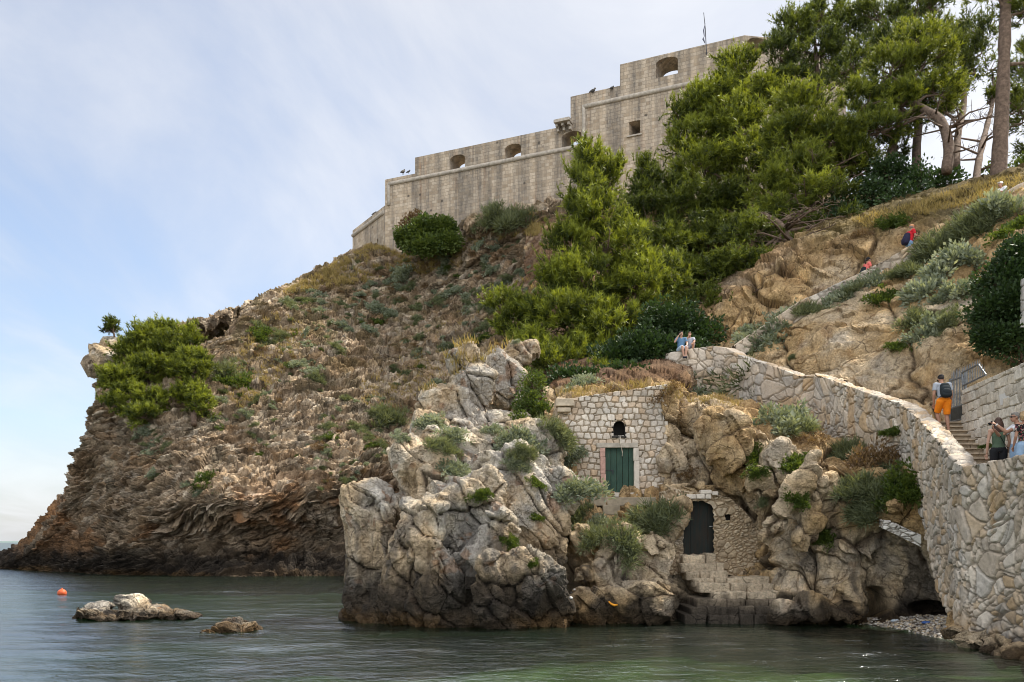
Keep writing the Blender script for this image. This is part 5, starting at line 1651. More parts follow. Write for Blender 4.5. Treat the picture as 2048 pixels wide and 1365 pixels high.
def shrub_mesh(kind, seed):
    """a plant about one metre across, its foot at the origin"""
    rs = np.random.default_rng(seed); global RNG
    keep, RNG = RNG, rs
    Vs, Ts, Ks, n0 = [], [], [], 0
    if kind in ('silver', 'green', 'olive', 'dry'):
        ncl = {'silver': 70, 'green': 70, 'olive': 80, 'dry': 46}[kind]
        u = sphere_dirs(ncl, .55); u[:, 2] = np.abs(u[:, 2])
        r = RNG.uniform(.40, 1.0, ncl) * (.8 + .3 * fbm(u * 2.2 + seed, 2, seed))
        P = u * r[:, None] * np.array([.40, .40, .42]); P[:, 2] = np.abs(P[:, 2]) + .02
        hub = np.array([[0, 0, 0], [.30, .10, -.06], [-.24, .22, -.08], [-.12, -.30, -.05], [.22, -.26, -.1]])[RNG.integers(0, 5, ncl)]
        P = P * RNG.uniform(.5, 1.25, (ncl, 1)) + hub * RNG.uniform(.5, 1.3, (ncl, 1)); P[:, 2] = np.maximum(P[:, 2], .01)
        m = {'silver': 26, 'green': 30, 'olive': 40, 'dry': 22}[kind]
        B = np.repeat(P, m, 0); U = np.repeat(u, m, 0)
        kk = np.clip(np.repeat(RNG.uniform(.0, .8, ncl), m) + RNG.normal(size=len(B)) * .14, 0, 1)
        off = RNG.normal(size=B.shape) * .05
        ax = nrm(U * .5 + off * 9 + np.array([0, 0, .5]) + RNG.normal(size=B.shape) * .35)
        if kind == 'olive':
            V, T, k3 = blades(B + off, ax, .15 * RNG.uniform(.6, 1.2, len(B)), np.full(len(B), .012), kk)
        else:
            sz = {'silver': (.115, .028), 'green': (.10, .030), 'dry': (.09, .016)}[kind]
            V, T, k3 = leaves(B + off, ax, sz[0] * RNG.uniform(.6, 1.2, len(B)), sz[1] * RNG.uniform(.7, 1.2, len(B)), kk)
        Vs.append(V); Ts.append(T); Ks.append(k3); n0 += len(V)
        # stems
        S = np.zeros((ncl, 3)); V, T, k3 = blades(S + RNG.normal(size=S.shape) * .03, nrm(P), np.linalg.norm(P, axis=1), np.full(ncl, .010), np.full(ncl, .1))
        if T.shape[1] != Ts[0].shape[1]: T = np.concatenate([T, T[:, 2:3]], 1) if False else T
        Vs.append(V); Ts.append(T + n0); Ks.append(k3)
    else:   # tuft of grass
        n = 420
        a = RNG.uniform(0, 6.283, n); rr = RNG.uniform(0, .22, n)
        B = np.stack([np.cos(a) * rr, np.sin(a) * rr, np.zeros(n)], 1)
        ax = nrm(np.stack([np.cos(a) * rr * 3.2, np.sin(a) * rr * 3.2, np.ones(n) * .9], 1) + RNG.normal(size=(n, 3)) * .2)
        V, T, k3 = blades(B, ax, RNG.uniform(.3, .62, n), np.full(n, .012), RNG.uniform(0, .8, n))
        Vs.append(V); Ts.append(T); Ks.append(k3)
    RNG = keep
    mat = {'silver': 'leaf_silver', 'green': 'leaf_green', 'olive': 'leaf_olive', 'dry': 'leaf_dry', 'grass': 'grass_dry'}[kind]
    return mesh_np(np.concatenate(Vs), Ts, M[mat], tint=np.repeat(np.concatenate(Ks)[:, None], 3, 1), smooth=False, name=kind + '_shrub')


SHRUB = {k: [shrub_mesh(k, 40 + 10 * i + j) for j in range(4)] for i, k in enumerate(('silver', 'green', 'olive', 'dry', 'grass'))}
NAMES = {'silver': 'silver_shrub', 'green': 'green_shrub', 'olive': 'wiry_shrub', 'dry': 'dry_shrub', 'grass': 'grass_tuft'}


def shrub(kind, px, py, hw, label, group=None, flat=1.0, cat='shrub'):
    loc, n = hit(px, py)
    if loc is None: return None
    o = bpy.data.objects.new(NAMES[kind], random.choice(SHRUB[kind]))
    s = hw / F * loc.y / .5
    up = (Vector((0, 0, 1)) * 1.0 + n * .9).normalized()
    o.rotation_mode = 'QUATERNION'
    o.rotation_quaternion = up.to_track_quat('Z', 'Y') @ Quaternion((0, 0, 1), random.uniform(0, 6.28))
    o.location = loc - up * .06 * s
    o.scale = (s * random.uniform(.9, 1.15), s * random.uniform(.9, 1.15), s * flat * random.uniform(.8, 1.05))
    link(o)
    return tag(o, label, cat, group)


# plants one can point at, from left to right
for kind, px, py, hw, label in (
    ('green', 515, 672, 26, 'yellow green shrub high on the left ridge of the headland'),
    ('olive', 455, 745, 40, 'wide dark grey green shrub right of the spur pines'),
    ('green', 480, 768, 34, 'bright green low shrub below the wide dark one near the spur'),
    ('olive', 580, 610, 18, 'narrow dark shrub hanging down the headland ridge'),
    ('silver', 805, 550, 26, 'grey shrub on the headland below the big round bush'),
    ('olive', 770, 840, 40, 'dark green shrub on the headland face left of the outcrop tower'),
    ('green', 405, 965, 26, 'pale green patch of herbs low on the headland'),
    ('olive', 1030, 440, 40, 'dark scrub on the brow of rock below the fort'),
    ('olive', 985, 440, 30, 'scrub at the left end of the brow of rock below the fort'),
    ('silver', 875, 768, 22, 'silver shrub on the left shoulder of the outcrop tower'),
    ('silver', 865, 845, 30, 'silver shrub left below the outcrop tower'),
    ('silver', 905, 870, 34, 'large silver shrub on the outcrop under the tower'),
    ('olive', 885, 895, 34, 'rounded olive shrub on the outcrop below the silver ones'),
    ('silver', 915, 940, 36, 'silver shrub with many leaves at the centre of the outcrop'),
    ('silver', 985, 862, 22, 'small grey shrub by the hollow of the outcrop'),
    ('silver', 1015, 885, 34, 'silver shrub on the right shoulder of the outcrop'),
    ('silver', 1060, 890, 42, 'largest silver shrub on the right shoulder of the outcrop'),
    ('olive', 1045, 905, 30, 'green shrub tucked between the silver shrubs right of the hollow'),
    ('silver', 1030, 930, 30, 'silver shrub hanging below the right shoulder of the outcrop'),
    ('green', 960, 990, 22, 'green tuft in the crack above the big grey slab'),
    ('green', 1070, 965, 18, 'green tuft on the right flank of the outcrop'),
    ('green', 1072, 1035, 16, 'small green plant on the steep right flank of the outcrop'),
    ('green', 1020, 1085, 22, 'green plant in the cleft above the two lower blocks of the outcrop'),
    ('green', 1065, 1128, 12, 'small green tuft on the lower right block of the outcrop'),
    ('olive', 1115, 870, 30, 'dark shrub between outcrop and stone house, level with the niche'),
    ('silver', 1130, 925, 32, 'grey green shrub left of the green door'),
    ('olive', 1160, 905, 22, 'small olive shrub beside the left edge of the house wall'),
    ('silver', 1148, 985, 34, 'silver shrub at the lower left corner of the house'),
    ('olive', 1145, 1035, 36, 'dark shrub below the house, left of the old terrace'),
    ('silver', 1195, 1050, 26, 'silver plant under the concrete terrace'),
    ('olive', 1180, 1075, 32, 'green shrub spreading over the boulders under the terrace'),
    ('olive', 1245, 1085, 38, 'bushy green herb on the rock left of the dark door'),
    ('olive', 1310, 1040, 44, 'wide green herb above the slab left of the dark door'),
    ('dry', 1375, 945, 18, 'withered plant on the rock above the dark door'),
    ('dry', 1225, 790, 24, 'dark withered shrub on top of the house wall'),
    ('silver', 1160, 772, 26, 'grey shrub on the earth roof of the house, left end'),
    ('dry', 1325, 790, 28, 'dark dry shrub at the right end of the house roof'),
    ('silver', 1400, 790, 36, 'silver shrub under the parapet below the two seated people'),
    ('olive', 1455, 775, 66, 'large rounded olive bush in front of the parapet'),
    ('olive', 1520, 790, 46, 'olive bush right of the large rounded one under the parapet'),
    ('silver', 1610, 790, 34, 'silver shrub against the wall where the parapet dips'),
    ('silver', 1560, 845, 44, 'wide silver shrub on the bulging cliff under the wall'),
    ('olive', 1595, 860, 34, 'olive shrub overlapping the wide silver one on the bulging cliff'),
    ('dry', 1620, 880, 26, 'dry shrub hanging below the wide silver one'),
    ('green', 1510, 905, 22, 'green shrub in the crack of the cliff right of the bulge'),
    ('green', 1515, 945, 18, 'small green tuft below the one in the cliff crack'),
    ('green', 1590, 930, 26, 'green shrub above the long leaning slab'),
    ('green', 1595, 1000, 20, 'green strip of plants behind the leaning slab'),
    ('green', 1645, 1075, 20, 'green tuft at the lower end of the leaning slab'),
    ('olive', 1530, 1000, 14, 'small olive tuft beside the foot of the cliff bulge'),
    ('olive', 1690, 910, 40, 'olive shrub under the retaining wall, left of the brown brush'),
    ('dry', 1740, 925, 50, 'brown brush of dead stems under the retaining wall'),
    ('olive', 1725, 975, 42, 'dark green hanging shrub below the brown brush'),
    ('olive', 1765, 985, 46, 'wide dark green shrub above the masonry fragment'),
    ('green', 1805, 975, 40, 'bright green shrub right of the dark ones above the fragment'),
    ('green', 1845, 985, 28, 'green shrub against the left edge of the retaining wall'),
    ('olive', 1735, 1025, 36, 'dark green plant trailing down the cliff left of the fragment'),
    ('olive', 1790, 940, 36, 'olive shrub on the bank close under the wall bend'),
    ('silver', 1540, 675, 40, 'rounded silver shrub beside the low end of the path wall'),
    ('silver', 1575, 640, 38, 'silver shrub just up the path wall from the rounded one'),
    ('olive', 1625, 620, 30, 'olive shrub leaning on the path wall'),
    ('silver', 1675, 605, 36, 'silver shrub hanging over the tan cliff below the path wall'),
    ('olive', 1700, 585, 26, 'olive shrub on the path wall, left below the hiker in pink'),
    ('silver', 1755, 565, 38, 'silver shrub below the hiker in pink'),
    ('green', 1765, 600, 34, 'green shrub under the silver one below the hiker in pink'),
    ('olive', 1815, 545, 44, 'olive shrub on the bank below the hiker in red'),
    ('silver', 1840, 590, 48, 'big silver shrub in the middle of the upper bank'),
    ('silver', 1880, 545, 46, 'silver shrub to the right of the big one on the upper bank'),
    ('olive', 1870, 500, 44, 'olive shrub beside the stones of the path wall'),
    ('silver', 1905, 590, 40, 'silver shrub left of the dark overhanging tree'),
    ('olive', 1915, 470, 46, 'olive shrub high on the bank near the path'),
    ('silver', 1945, 520, 42, 'silver shrub above the dark overhanging tree'),
    ('olive', 1965, 440, 46, 'olive shrub near the top of the bank'),
    ('silver', 2010, 420, 44, 'grey shrub below the white hat at the top of the bank'),
    ('green', 2030, 460, 40, 'green shrub at the top right above the dark tree'),
    ('olive', 1840, 640, 40, 'olive shrub hanging in the middle of the tan cliff'),
    ('silver', 1865, 660, 36, 'silver shrub trailing down the tan cliff'),
    ('green', 1795, 695, 20, 'small green tuft alone on the tan cliff'),
    ('olive', 1895, 640, 30, 'olive shrub close to the hanging branch of the dark tree'),
    ('olive', 1585, 715, 8, 'tiny dark plant in a joint of the tan cliff'),
    ('dry', 1725, 470, 36, 'dead grey bush under the pines above the tan rock'),
    ('green', 1790, 445, 34, 'green ground cover at the edge of the pine grove'),
    ('silver', 1500, 660, 20, 'grey plant at the corner where the two walls meet'),
):
    shrub(kind, px, py, hw * (.95 if px < 1110 and py > 740 else 1.22 if py > 740 and px < 1880 else .78 if 1690 < px < 1830 and py < 575 else 1.08), label)
# one plant grows from the retaining wall itself
for kind, px, py, Y, s, label in (('green', 1785, 868, 26.9, .62, 'round green plant growing out of the retaining wall at its bend'),
                                  ('green', 1974, 895, 22.7, .30, 'small green plant growing at the edge of the stairs')):
    o = bpy.data.objects.new(NAMES[kind], SHRUB[kind][1]); o.location = at(px, py, Y); o.scale = (s, s, s); link(o)
    tag(o, label, 'shrub')

# scrub scattered over the headland: too alike to tell apart
POLY = [(230,860),(420,850),(440,720),(520,600),(700,520),(930,500),(1070,470),(1090,700),(1000,690),(900,690),(840,800),(820,880),(700,960),(560,1010),(420,990),(300,960)]


def inside(x, y, poly):
    c = False
    for i in range(len(poly)):
        (x0, y0), (x1, y1) = poly[i - 1], poly[i]
        if (y0 > y) != (y1 > y) and x < (x1 - x0) * (y - y0) / (y1 - y0) + x0: c = not c
    return c


rs = random.Random(5)
cnt = {'silver': 0, 'olive': 0, 'green': 0, 'dry': 0}
LAB = {'silver': ('small silver grey shrub among the stones of the headland slope', 'silver shrubs scattered over the headland'),
       'olive': ('low dark scrub plant among the stones of the headland slope', 'dark scrub scattered over the headland'),
       'green': ('small green herb among the stones of the headland slope', 'green herbs scattered over the headland'),
       'dry': ('withered brown shrub among the stones of the headland slope', 'withered shrubs scattered over the headland')}
tries = 0
while sum(cnt.values()) < 480 and tries < 6000:
    tries += 1
    x, y = rs.uniform(200, 1090), rs.uniform(480, 1010)
    if not inside(x, y, POLY): continue
    dens = .30 + .35 * math.sin(x * .013 + 1.2) * math.cos(y * .017) + .35 * (x > 640) + .2 * (y < 650)
    pn = float(fbm(np.array([[x / 75, y / 55 + x / 120, 3.0]]), 3, 950)[0])
    if rs.random() > dens + 1.5 * pn: continue
    k = rs.choices(('silver', 'olive', 'green', 'dry'), (.38, .37, .07, .18))[0]
    if cnt[k] >= 280: continue
    if shrub(k, x, y, rs.choice((5, 6, 7, 8, 9, 12, 17)), *LAB[k], flat=.85) is not None: cnt[k] += 1

# dry grass: nobody could count it
GV, GT, GK, n0 = [], [], [], 0


def grass_area(poly, n, h, wid=.02):
    global n0
    xs = [p[0] for p in poly]; ys = [p[1] for p in poly]
    B, U = [], []
    t_ = 0
    while len(B) < n and t_ < n * 6:
        t_ += 1
        x, y = rs.uniform(min(xs), max(xs)), rs.uniform(min(ys), max(ys))
        if not inside(x, y, poly): continue
        loc, nn = hit(x, y)
        if loc is None or nn.z < .15: continue
        B.append(loc[:]); U.append(nn[:])
    if not B: return
    B = np.repeat(np.array(B), 14, 0); B += RNG.normal(size=B.shape) * np.array([.14, .14, .04])
    ax = nrm(RNG.normal(size=B.shape) * .35 + np.array([-.1, 0, 1.0]))
    kk = np.repeat(RNG.uniform(0, .9, len(B) // 14), 14)
    V, T, k3 = blades(B - ax * .06, ax, h * RNG.uniform(.5, 1.2, len(B)), np.full(len(B), wid), kk)
    GV.append(V); GT.append(T + n0); GK.append(k3); n0 += len(V)


grass_area([(560,590),(640,545),(720,500),(790,470),(930,500),(920,540),(760,560),(640,580)], 1500, .55, .028)
grass_area([(930,500),(950,450),(1080,425),(1080,470),(1000,480)], 300, .5, .028)
grass_area([(1700,440),(1830,405),(1930,372),(2040,350),(2040,385),(1930,410),(1830,435),(1740,455)], 520, .26, .014)
grass_area([(1310,775),(1340,768),(1420,785),(1480,795),(1480,815),(1330,800)], 90, .22, .010)
grass_area([(440,760),(500,650),(560,620),(620,660),(560,760),(480,820)], 330, .45, .026)
grass_area([(700,780),(1000,560),(1080,560),(1060,660),(900,760),(760,840)], 380, .40, .026)
grass_area([(1110,778),(1300,760),(1300,785),(1120,795)], 160, .2, .010)
o = obj_np('dry_grass', np.concatenate(GV), [np.concatenate(GT)], M['grass_dry'], tint=np.repeat(np.concatenate(GK)[:, None], 3, 1), smooth=False)
tag(o, kind='stuff')
# ------------------------------------------------------------------ people
def skin_mat(n, c): return simple_mat(n, c, .6, .06, 20, .05, .002, 0, .35)
M['skin'] = skin_mat('skin', (.46, .27, .19)); M['skin_tan'] = skin_mat('tanned_skin', (.38, .20, .13))
M['hair_dark'] = simple_mat('dark_hair', (.022, .015, .012), .55, .3, 30, .4, .004)
M['hair_brown'] = simple_mat('brown_hair', (.06, .03, .02), .5, .35, 30, .4, .004)
M['hair_blond'] = simple_mat('streaked_blonde_hair', (.34, .23, .12), .55, .5, 25, .4, .004)
M['hair_grey'] = simple_mat('short_grey_hair', (.22, .20, .18), .7, .35, 30, .4, .004)


def cloth(n, c): return simple_mat(n, c, .85, .14, 9, .35, .012)


M['lens'] = simple_mat('dark_lens', (.01, .01, .012), .2, .1); M['eye'] = simple_mat('eye_white', (.6, .58, .55), .4, .05); M['iris'] = simple_mat('iris', (.03, .02, .015), .3, .05)
M['lip'] = simple_mat('lips', (.30, .12, .10), .5, .1)


def etube(bm, pts, rad, seg=14):
    """tapered tube with elliptical rings; rad: (across, fore and aft) per point"""
    pts = [Vector(p) for p in pts]; rings = []
    for i, p in enumerate(pts):
        d = (pts[min(i + 1, len(pts) - 1)] - pts[max(i - 1, 0)]).normalized()
        x = Vector((1, 0, 0)); x = (x - d * x.dot(d))
        if x.length < .2: x = Vector((0, 1, 0)) - d * d.y
        x.normalize(); y = d.cross(x)
        rx, ry = rad[i] if hasattr(rad[i], '__len__') else (rad[i], rad[i])
        rings.append([bm.verts.new(p + x * math.cos(t) * rx + y * math.sin(t) * ry) for t in [2 * math.pi * k / seg for k in range(seg)]])
    for a, b in zip(rings, rings[1:]):
        for k in range(seg): bm.faces.new((a[k], a[(k + 1) % seg], b[(k + 1) % seg], b[k]))
    bm.faces.new(rings[0][::-1]); bm.faces.new(rings[-1])


def eball(bm, c, r, rot=None):
    m = Matrix.Translation(Vector(c))
    if rot is not None: m = m @ rot.to_4x4()
    r = (r, r, r) if not hasattr(r, '__len__') else r
    bmesh.ops.create_icosphere(bm, subdivisions=2, radius=1.0, matrix=m @ Matrix.Diagonal((*r, 1)))


def fuse(bm, name, mat, parent, voxel=.011, smooth=4):
    bmesh.ops.recalc_face_normals(bm, faces=bm.faces[:])
    me = bpy.data.meshes.new(name); bm.to_mesh(me); bm.free()
    o = link(bpy.data.objects.new(name, me))
    baked(o, ('REMESH', dict(mode='VOXEL', voxel_size=voxel)), ('SMOOTH', dict(iterations=smooth, factor=.5)))
    o.data.materials.clear(); o.data.materials.append(mat)
    o.data.polygons.foreach_set('use_smooth', np.full(len(o.data.polygons), True))
    o.parent = parent
    return o


STAND = dict(pelvis=(0, 0, .95), waist=(0, .0, 1.08), chest=(0, -.01, 1.30), neck=(0, -.01, 1.47), head=(0, .03, 1.635),
             sl=(-.185, 0, 1.42), sr=(.185, 0, 1.42), el=(-.235, -.02, 1.13), er=(.235, -.02, 1.13), wl=(-.24, .05, .88), wr=(.24, .05, .88),
             hl=(-.095, 0, .92), hr=(.095, 0, .92), kl=(-.105, .02, .50), kr=(.105, .02, .50), al=(-.105, -.03, .09), ar=(.105, -.03, .09), tl=(-.12, .12, .03), tr=(.12, .12, .03))


def person(label, loc, rz, pose, skin='skin', shirt=None, sleeve='short', bottom=None, legs='short', shoes=None, hair='hair_dark', hair_style='short', scale=1.0, female=False,
           look=0.0, nod=0.0, fingers=.7, face=True, extras=None):
    J = {k: Vector(v) for k, v in {**STAND, **pose}.items()}
    root = tag(empty('person', loc, rz), label, 'person')
    root.scale = (scale,) * 3
    w = .90 if female else 1.0
    bm = bmesh.new()
    # trunk, neck
    up = lambda a, b, t: J[a].lerp(J[b], t)
    etube(bm, [J['pelvis'] + (J['pelvis'] - J['waist']) * .55, J['pelvis'], J['waist'], up('waist', 'chest', .55), J['chest'], up('chest', 'neck', .62), up('chest', 'neck', .92)],
          [(.10, .09), (.165, .115), (.14 * w, .10), (.15 * w, .11), (.165 * w, .115), (.14 * w, .085), (.06, .06)])
    etube(bm, [up('chest', 'neck', .7), J['neck'], J['neck'].lerp(J['head'], .55)], [.07, .056, .052])
    for s in 'lr':
        etube(bm, [up('chest', 'neck', .6), J['s' + s]], [.07, .062])
        eball(bm, J['s' + s], .064 * w)
        etube(bm, [J['s' + s], J['s' + s].lerp(J['e' + s], .45), J['e' + s]], [.056 * w, .048 * w, .040 * w])
        etube(bm, [J['e' + s], J['e' + s].lerp(J['w' + s], .3), J['w' + s]], [.041 * w, .041 * w, .027])
        eball(bm, J['e' + s], .041 * w)
        etube(bm, [J['pelvis'].lerp(J['h' + s], .7), J['h' + s], J['h' + s].lerp(J['k' + s], .4), J['k' + s]], [.09, .092, .08, .057])
        eball(bm, J['k' + s], .058)
        etube(bm, [J['k' + s], J['k' + s].lerp(J['a' + s], .32), J['k' + s].lerp(J['a' + s], .7), J['a' + s]], [.055, .060, .044, .036])
        etube(bm, [J['a' + s] + Vector((0, 0, -.02)) - (J['t' + s] - J['a' + s]) * .22, J['a' + s].lerp(J['t' + s], .45), J['t' + s]], [.036, (.042, .036), (.040, .024)])
        # hand: palm, four fingers of unequal length and a thumb, curled
        d = (J['w' + s] - J['e' + s]).normalized()
        side = d.cross(Vector((0, 0, 1)) if abs(d.z) < .8 else Vector((0, 1, 0))).normalized()
        nn = d.cross(side).normalized()
        if pose.get('palm_' + s) is not None:
            nn = Vector(pose['palm_' + s]); nn = (nn - d * nn.dot(d)).normalized(); side = nn.cross(d).normalized()
        pc = J['w' + s] + d * .055
        eball(bm, pc, (.040, .014, .050), Matrix((side, nn, d)).transposed())
        for i, (off, ln) in enumerate(((-.028, .062), (-.010, .074), (.010, .072), (.028, .056))):
            b = pc + side * off + d * .036
            dirs = d
            q = [b]
            for k in range(3):
                dirs = (dirs + nn * fingers * .55).normalized(); q.append(q[-1] + dirs * ln * (.45, .33, .25)[k])
            etube(bm, q, [.0105, .0098, .009, .0075], 7)
        b = pc - side * .034 - d * .012
        etube(bm, [b, b - side * .022 + d * .022 + nn * .012, b - side * .022 + d * .050 + nn * .026], [.012, .011, .009], 7)
    # head with its features
    Rh = Matrix.Rotation(look, 3, 'Z') @ Matrix.Rotation(-nod, 3, 'X')
    H = lambda x, y, z: J['head'] + Rh @ Vector((x, y, z))
    eball(bm, H(0, -.01, .025), (.075, .095, .095), Rh)
    eball(bm, H(0, .025, -.04), (.058, .068, .070), Rh)
    eball(bm, H(0, .055, -.085), (.032, .030, .024), Rh)
    etube(bm, [H(0, .085, .018), H(0, .104, -.008), H(0, .112, -.026), H(0, .09, -.036)], [.010, .013, .016, .012], 8)
    for sx in (-1, 1):
        eball(bm, H(.077 * sx, -.005, -.01), (.010, .020, .030), Rh)
        eball(bm, H(.030 * sx, .084, .030), (.022, .012, .008), Rh)
    fuse(bm, 'body', M[skin], root, .010, 3)
    if face:
        for sx in (-1, 1):
            m = MB(); m.ball(H(.030 * sx, .083, .012), .0125, 8); e = m.build('eye', M['eye'], root, True)
            m = MB(); m.ball(H(.030 * sx, .091, .012), .0075, 8); m.build('iris', M['iris'], e, True)
        m = MB(); m.ball(H(0, .094, -.058), (.024, .006, .007), 8, Rh); m.build('mouth', M['lip'], root, True)
        for sx in (-1, 1):
            m = MB(); m.ball(H(.031 * sx, .090, .034), (.020, .006, .0045), 8, Rh); m.build('eyebrow', M[hair], root, True)
    # hair
    bm = bmesh.new()
    if hair_style != 'none':
        eball(bm, H(0, -.028, .040), (.083, .096, .098), Rh)
        eball(bm, H(0, .032, .088), (.062, .058, .038), Rh)
        if hair_style == 'long':
            etube(bm, [H(0, -.04, .06), H(0, -.085, -.04), H(0, -.10, -.16), H(0, -.105, -.27), H(.01, -.10, -.33)], [(.08, .06), (.095, .06), (.10, .05), (.085, .04), (.04, .025)])
            for sx in (-1, 1): etube(bm, [H(.06 * sx, -.01, .05), H(.088 * sx, -.02, -.06), H(.085 * sx, -.05, -.20)], [.035, .04, .03])
        if hair_style == 'bob':
            for sx in (-1, 0, 1): etube(bm, [H(.05 * sx, -.03, .05), H(.085 * sx, -.06, -.03), H(.075 * sx, -.055, -.11)], [.06, .055, .035])
        if hair_style == 'tail':
            etube(bm, [H(0, -.10, .05), H(0, -.15, .0), H(0, -.16, -.10), H(0, -.14, -.20)], [.028, .04, .036, .012])
        fuse(bm, 'hair', M[hair], root, .012, 2)
    else: bm.free()
    # shirt
    if shirt:
        bm = bmesh.new(); g = .016
        low = J['pelvis'].lerp(J['waist'], .15)
        etube(bm, [low, J['waist'], up('waist', 'chest', .55), J['chest'], up('chest', 'neck', .6), up('chest', 'neck', .80)],
              [(.172, .128), (.158 * w, .118), (.166 * w, .124), (.178 * w, .126), (.150 * w, .100), (.085 if sleeve != 'off' else .12, .075)])
        for s in 'lr':
            if sleeve in ('short', 'off'):
                etube(bm, [up('chest', 'neck', .55), J['s' + s] + (Vector((0, 0, .004)) if sleeve == 'short' else Vector((0, 0, -.05)))], [.080, .078])
                eball(bm, J['s' + s] + (Vector((0, 0, 0)) if sleeve == 'short' else Vector((0, 0, -.04))), .078 * w)
                etube(bm, [J['s' + s], J['s' + s].lerp(J['e' + s], .62)], [.074 * w, .066 * w])
            elif sleeve == 'tank':
                etube(bm, [up('chest', 'neck', .3), J['s' + s].lerp(J['neck'], .42) + Vector((0, 0, .012))], [.06, .030])
        fuse(bm, 'shirt', M[shirt], root, .012, 2)
    if bottom:
        bm = bmesh.new()
        etube(bm, [J['pelvis'] + (J['pelvis'] - J['waist']) * .5, J['pelvis'], J['pelvis'].lerp(J['waist'], .45)], [(.13, .12), (.182, .135), (.168, .124)])
        ln = {'short': .92, 'mini': .55, 'long': 1.0}[legs]
        for s in 'lr':
            k = J['h' + s].lerp(J['k' + s], ln)
            etube(bm, [J['pelvis'].lerp(J['h' + s], .6), J['h' + s], J['h' + s].lerp(k, .5), k], [.11, .116, .106, .092 if legs != 'long' else .075])
            if legs == 'long':
                eball(bm, J['k' + s], .076); etube(bm, [J['k' + s], J['k' + s].lerp(J['a' + s], .35), J['a' + s] + Vector((0, 0, .03))], [.075, .074, .058])
        fuse(bm, 'shorts' if legs != 'long' else 'trousers', M[bottom], root, .012, 2)
    if shoes:
        for s in 'lr':
            bm = bmesh.new()
            a, b = J['a' + s], J['t' + s]
            etube(bm, [a - (b - a) * .32 + Vector((0, 0, -.03)), a.lerp(b, .3) + Vector((0, 0, -.02)), b, b + (b - a) * .12], [(.046, .05), (.052, .052), (.05, .036), (.032, .024)])
            fuse(bm, 'shoe', M[shoes], root, .011, 2)
    if extras: extras(root, J, H, Rh)
    return root


def cap_on(root, H, Rh, mat, brim=True, tilt=0):
    m = MB(); m.ball(H(0, -.02, .068), (.090, .104, .075), 14, Rh)
    if brim: m.ball(H(0, .105, .062), (.066, .075, .010), 12, Rh)
    m.build('cap', M[mat], root, True)


def backpack(label, root, J, mat, z=0.0, size=(.15, .10, .24), mat2=None, off=-.20):
    """carried on the back: a thing of its own with its straps"""
    bpy.context.view_layer.update()
    c = J['chest'].lerp(J['waist'], .35) + Vector((0, off, z))
    b = tag(empty('backpack', root.matrix_world @ c, root.rotation_euler.z), label, 'backpack')
    b.scale = root.scale
    lean = math.atan2((J['chest'] - J['waist']).y, (J['chest'] - J['waist']).z)
    b.rotation_mode = 'XYZ'; b.rotation_euler = (-lean, 0, root.rotation_euler.z)
    bm = bmesh.new()
    for p, r in (((0, 0, -.04), (1, 1, .82)), ((0, .01, .09), (.88, .85, .62)), ((0, -.02, -.12), (1.0, 1.0, .5))):
        m_ = Matrix.Translation(Vector(p)) @ Matrix.Diagonal((size[0] * r[0], size[1] * r[1], size[2] * r[2], 1))
        rr = bmesh.ops.create_icosphere(bm, subdivisions=3, radius=1.0)
        for v in rr['verts']:
            q = v.co; k = (abs(q.x) ** 3.4 + abs(q.y) ** 3.4 + abs(q.z) ** 3.4) ** (1 / 3.4); v.co = m_ @ (q / k)
    fuse(bm, 'bag', M[mat], b, .012, 2)
    m = MB(); m.ball((0, -size[1] * 1.0, -size[2] * .32), (size[0] * .8, size[1] * .42, size[2] * .42), 12); m.build('pocket', M[mat2 or mat], b, True)
    for s in (-1, 1):
        m = MB(); x = s * .095
        top = (J['chest'].lerp(J['neck'], .72) - c)
        m.tube([(x * .8, .02, size[2] * .7), (x * 1.1, top.y - off * .3, top.z + .05), (x * 1.2, top.y + .13, top.z - .04), (x * 1.45, .27, -.06), (x * 1.6, .12, -.16), (x * 1.3, .02, -.18)], [.016, .020, .020, .016, .012, .012], 6)
        m.build('strap', M[mat], b, True)
    return b


for n, c in (('blue_tee', (.10, .19, .30)), ('pale_shorts', (.42, .52, .62)), ('grey_tee', (.36, .37, .42)), ('shoe_dark', (.02, .025, .04)), ('orange_shorts', (.80, .22, .008)),
             ('heather_tee', (.36, .38, .42)), ('black_bag', (.014, .02, .024)), ('navy_bag', (.02, .018, .045)), ('olive_top', (.085, .125, .08)), ('black_cloth', (.012, .012, .014)),
             ('white_shirt', (.78, .78, .80)), ('red_tee', (.55, .018, .028)), ('jeans', (.16, .27, .42)), ('coral_tee', (.72, .16, .14)), ('tan_cap', (.55, .27, .14)),
             ('white_cap', (.82, .82, .82)), ('grey_cloth', (.25, .25, .27)), ('denim', (.28, .40, .55))):
    M[n] = cloth(n, c)
t = NT('floral_cloth')
vo = t.new('TexVoronoi', _in={'Vector': t.coord('Object'), 'Scale': 34.0})
c = t.ramp(t.new('SeparateColor', _in={'Color': vo.outputs['Color']}).outputs[0], [(0, (.010, .010, .012)), (.55, (.014, .012, .014)), (.6, (.30, .08, .09)), (.78, (.42, .32, .26)), (.9, (.08, .12, .06))], 'CONSTANT')
M['floral'] = t.pbr(c, .85)

# --- two people sitting on the parapet
def phone(label, pos, rot, mat='black_cloth'):
    m = MB(); m.box((0, 0, 0), (.075, .012, .15), None, .006)
    o = m.build('phone', M[mat]); o.location = pos; o.rotation_euler = rot; return tag(o, label, 'phone')


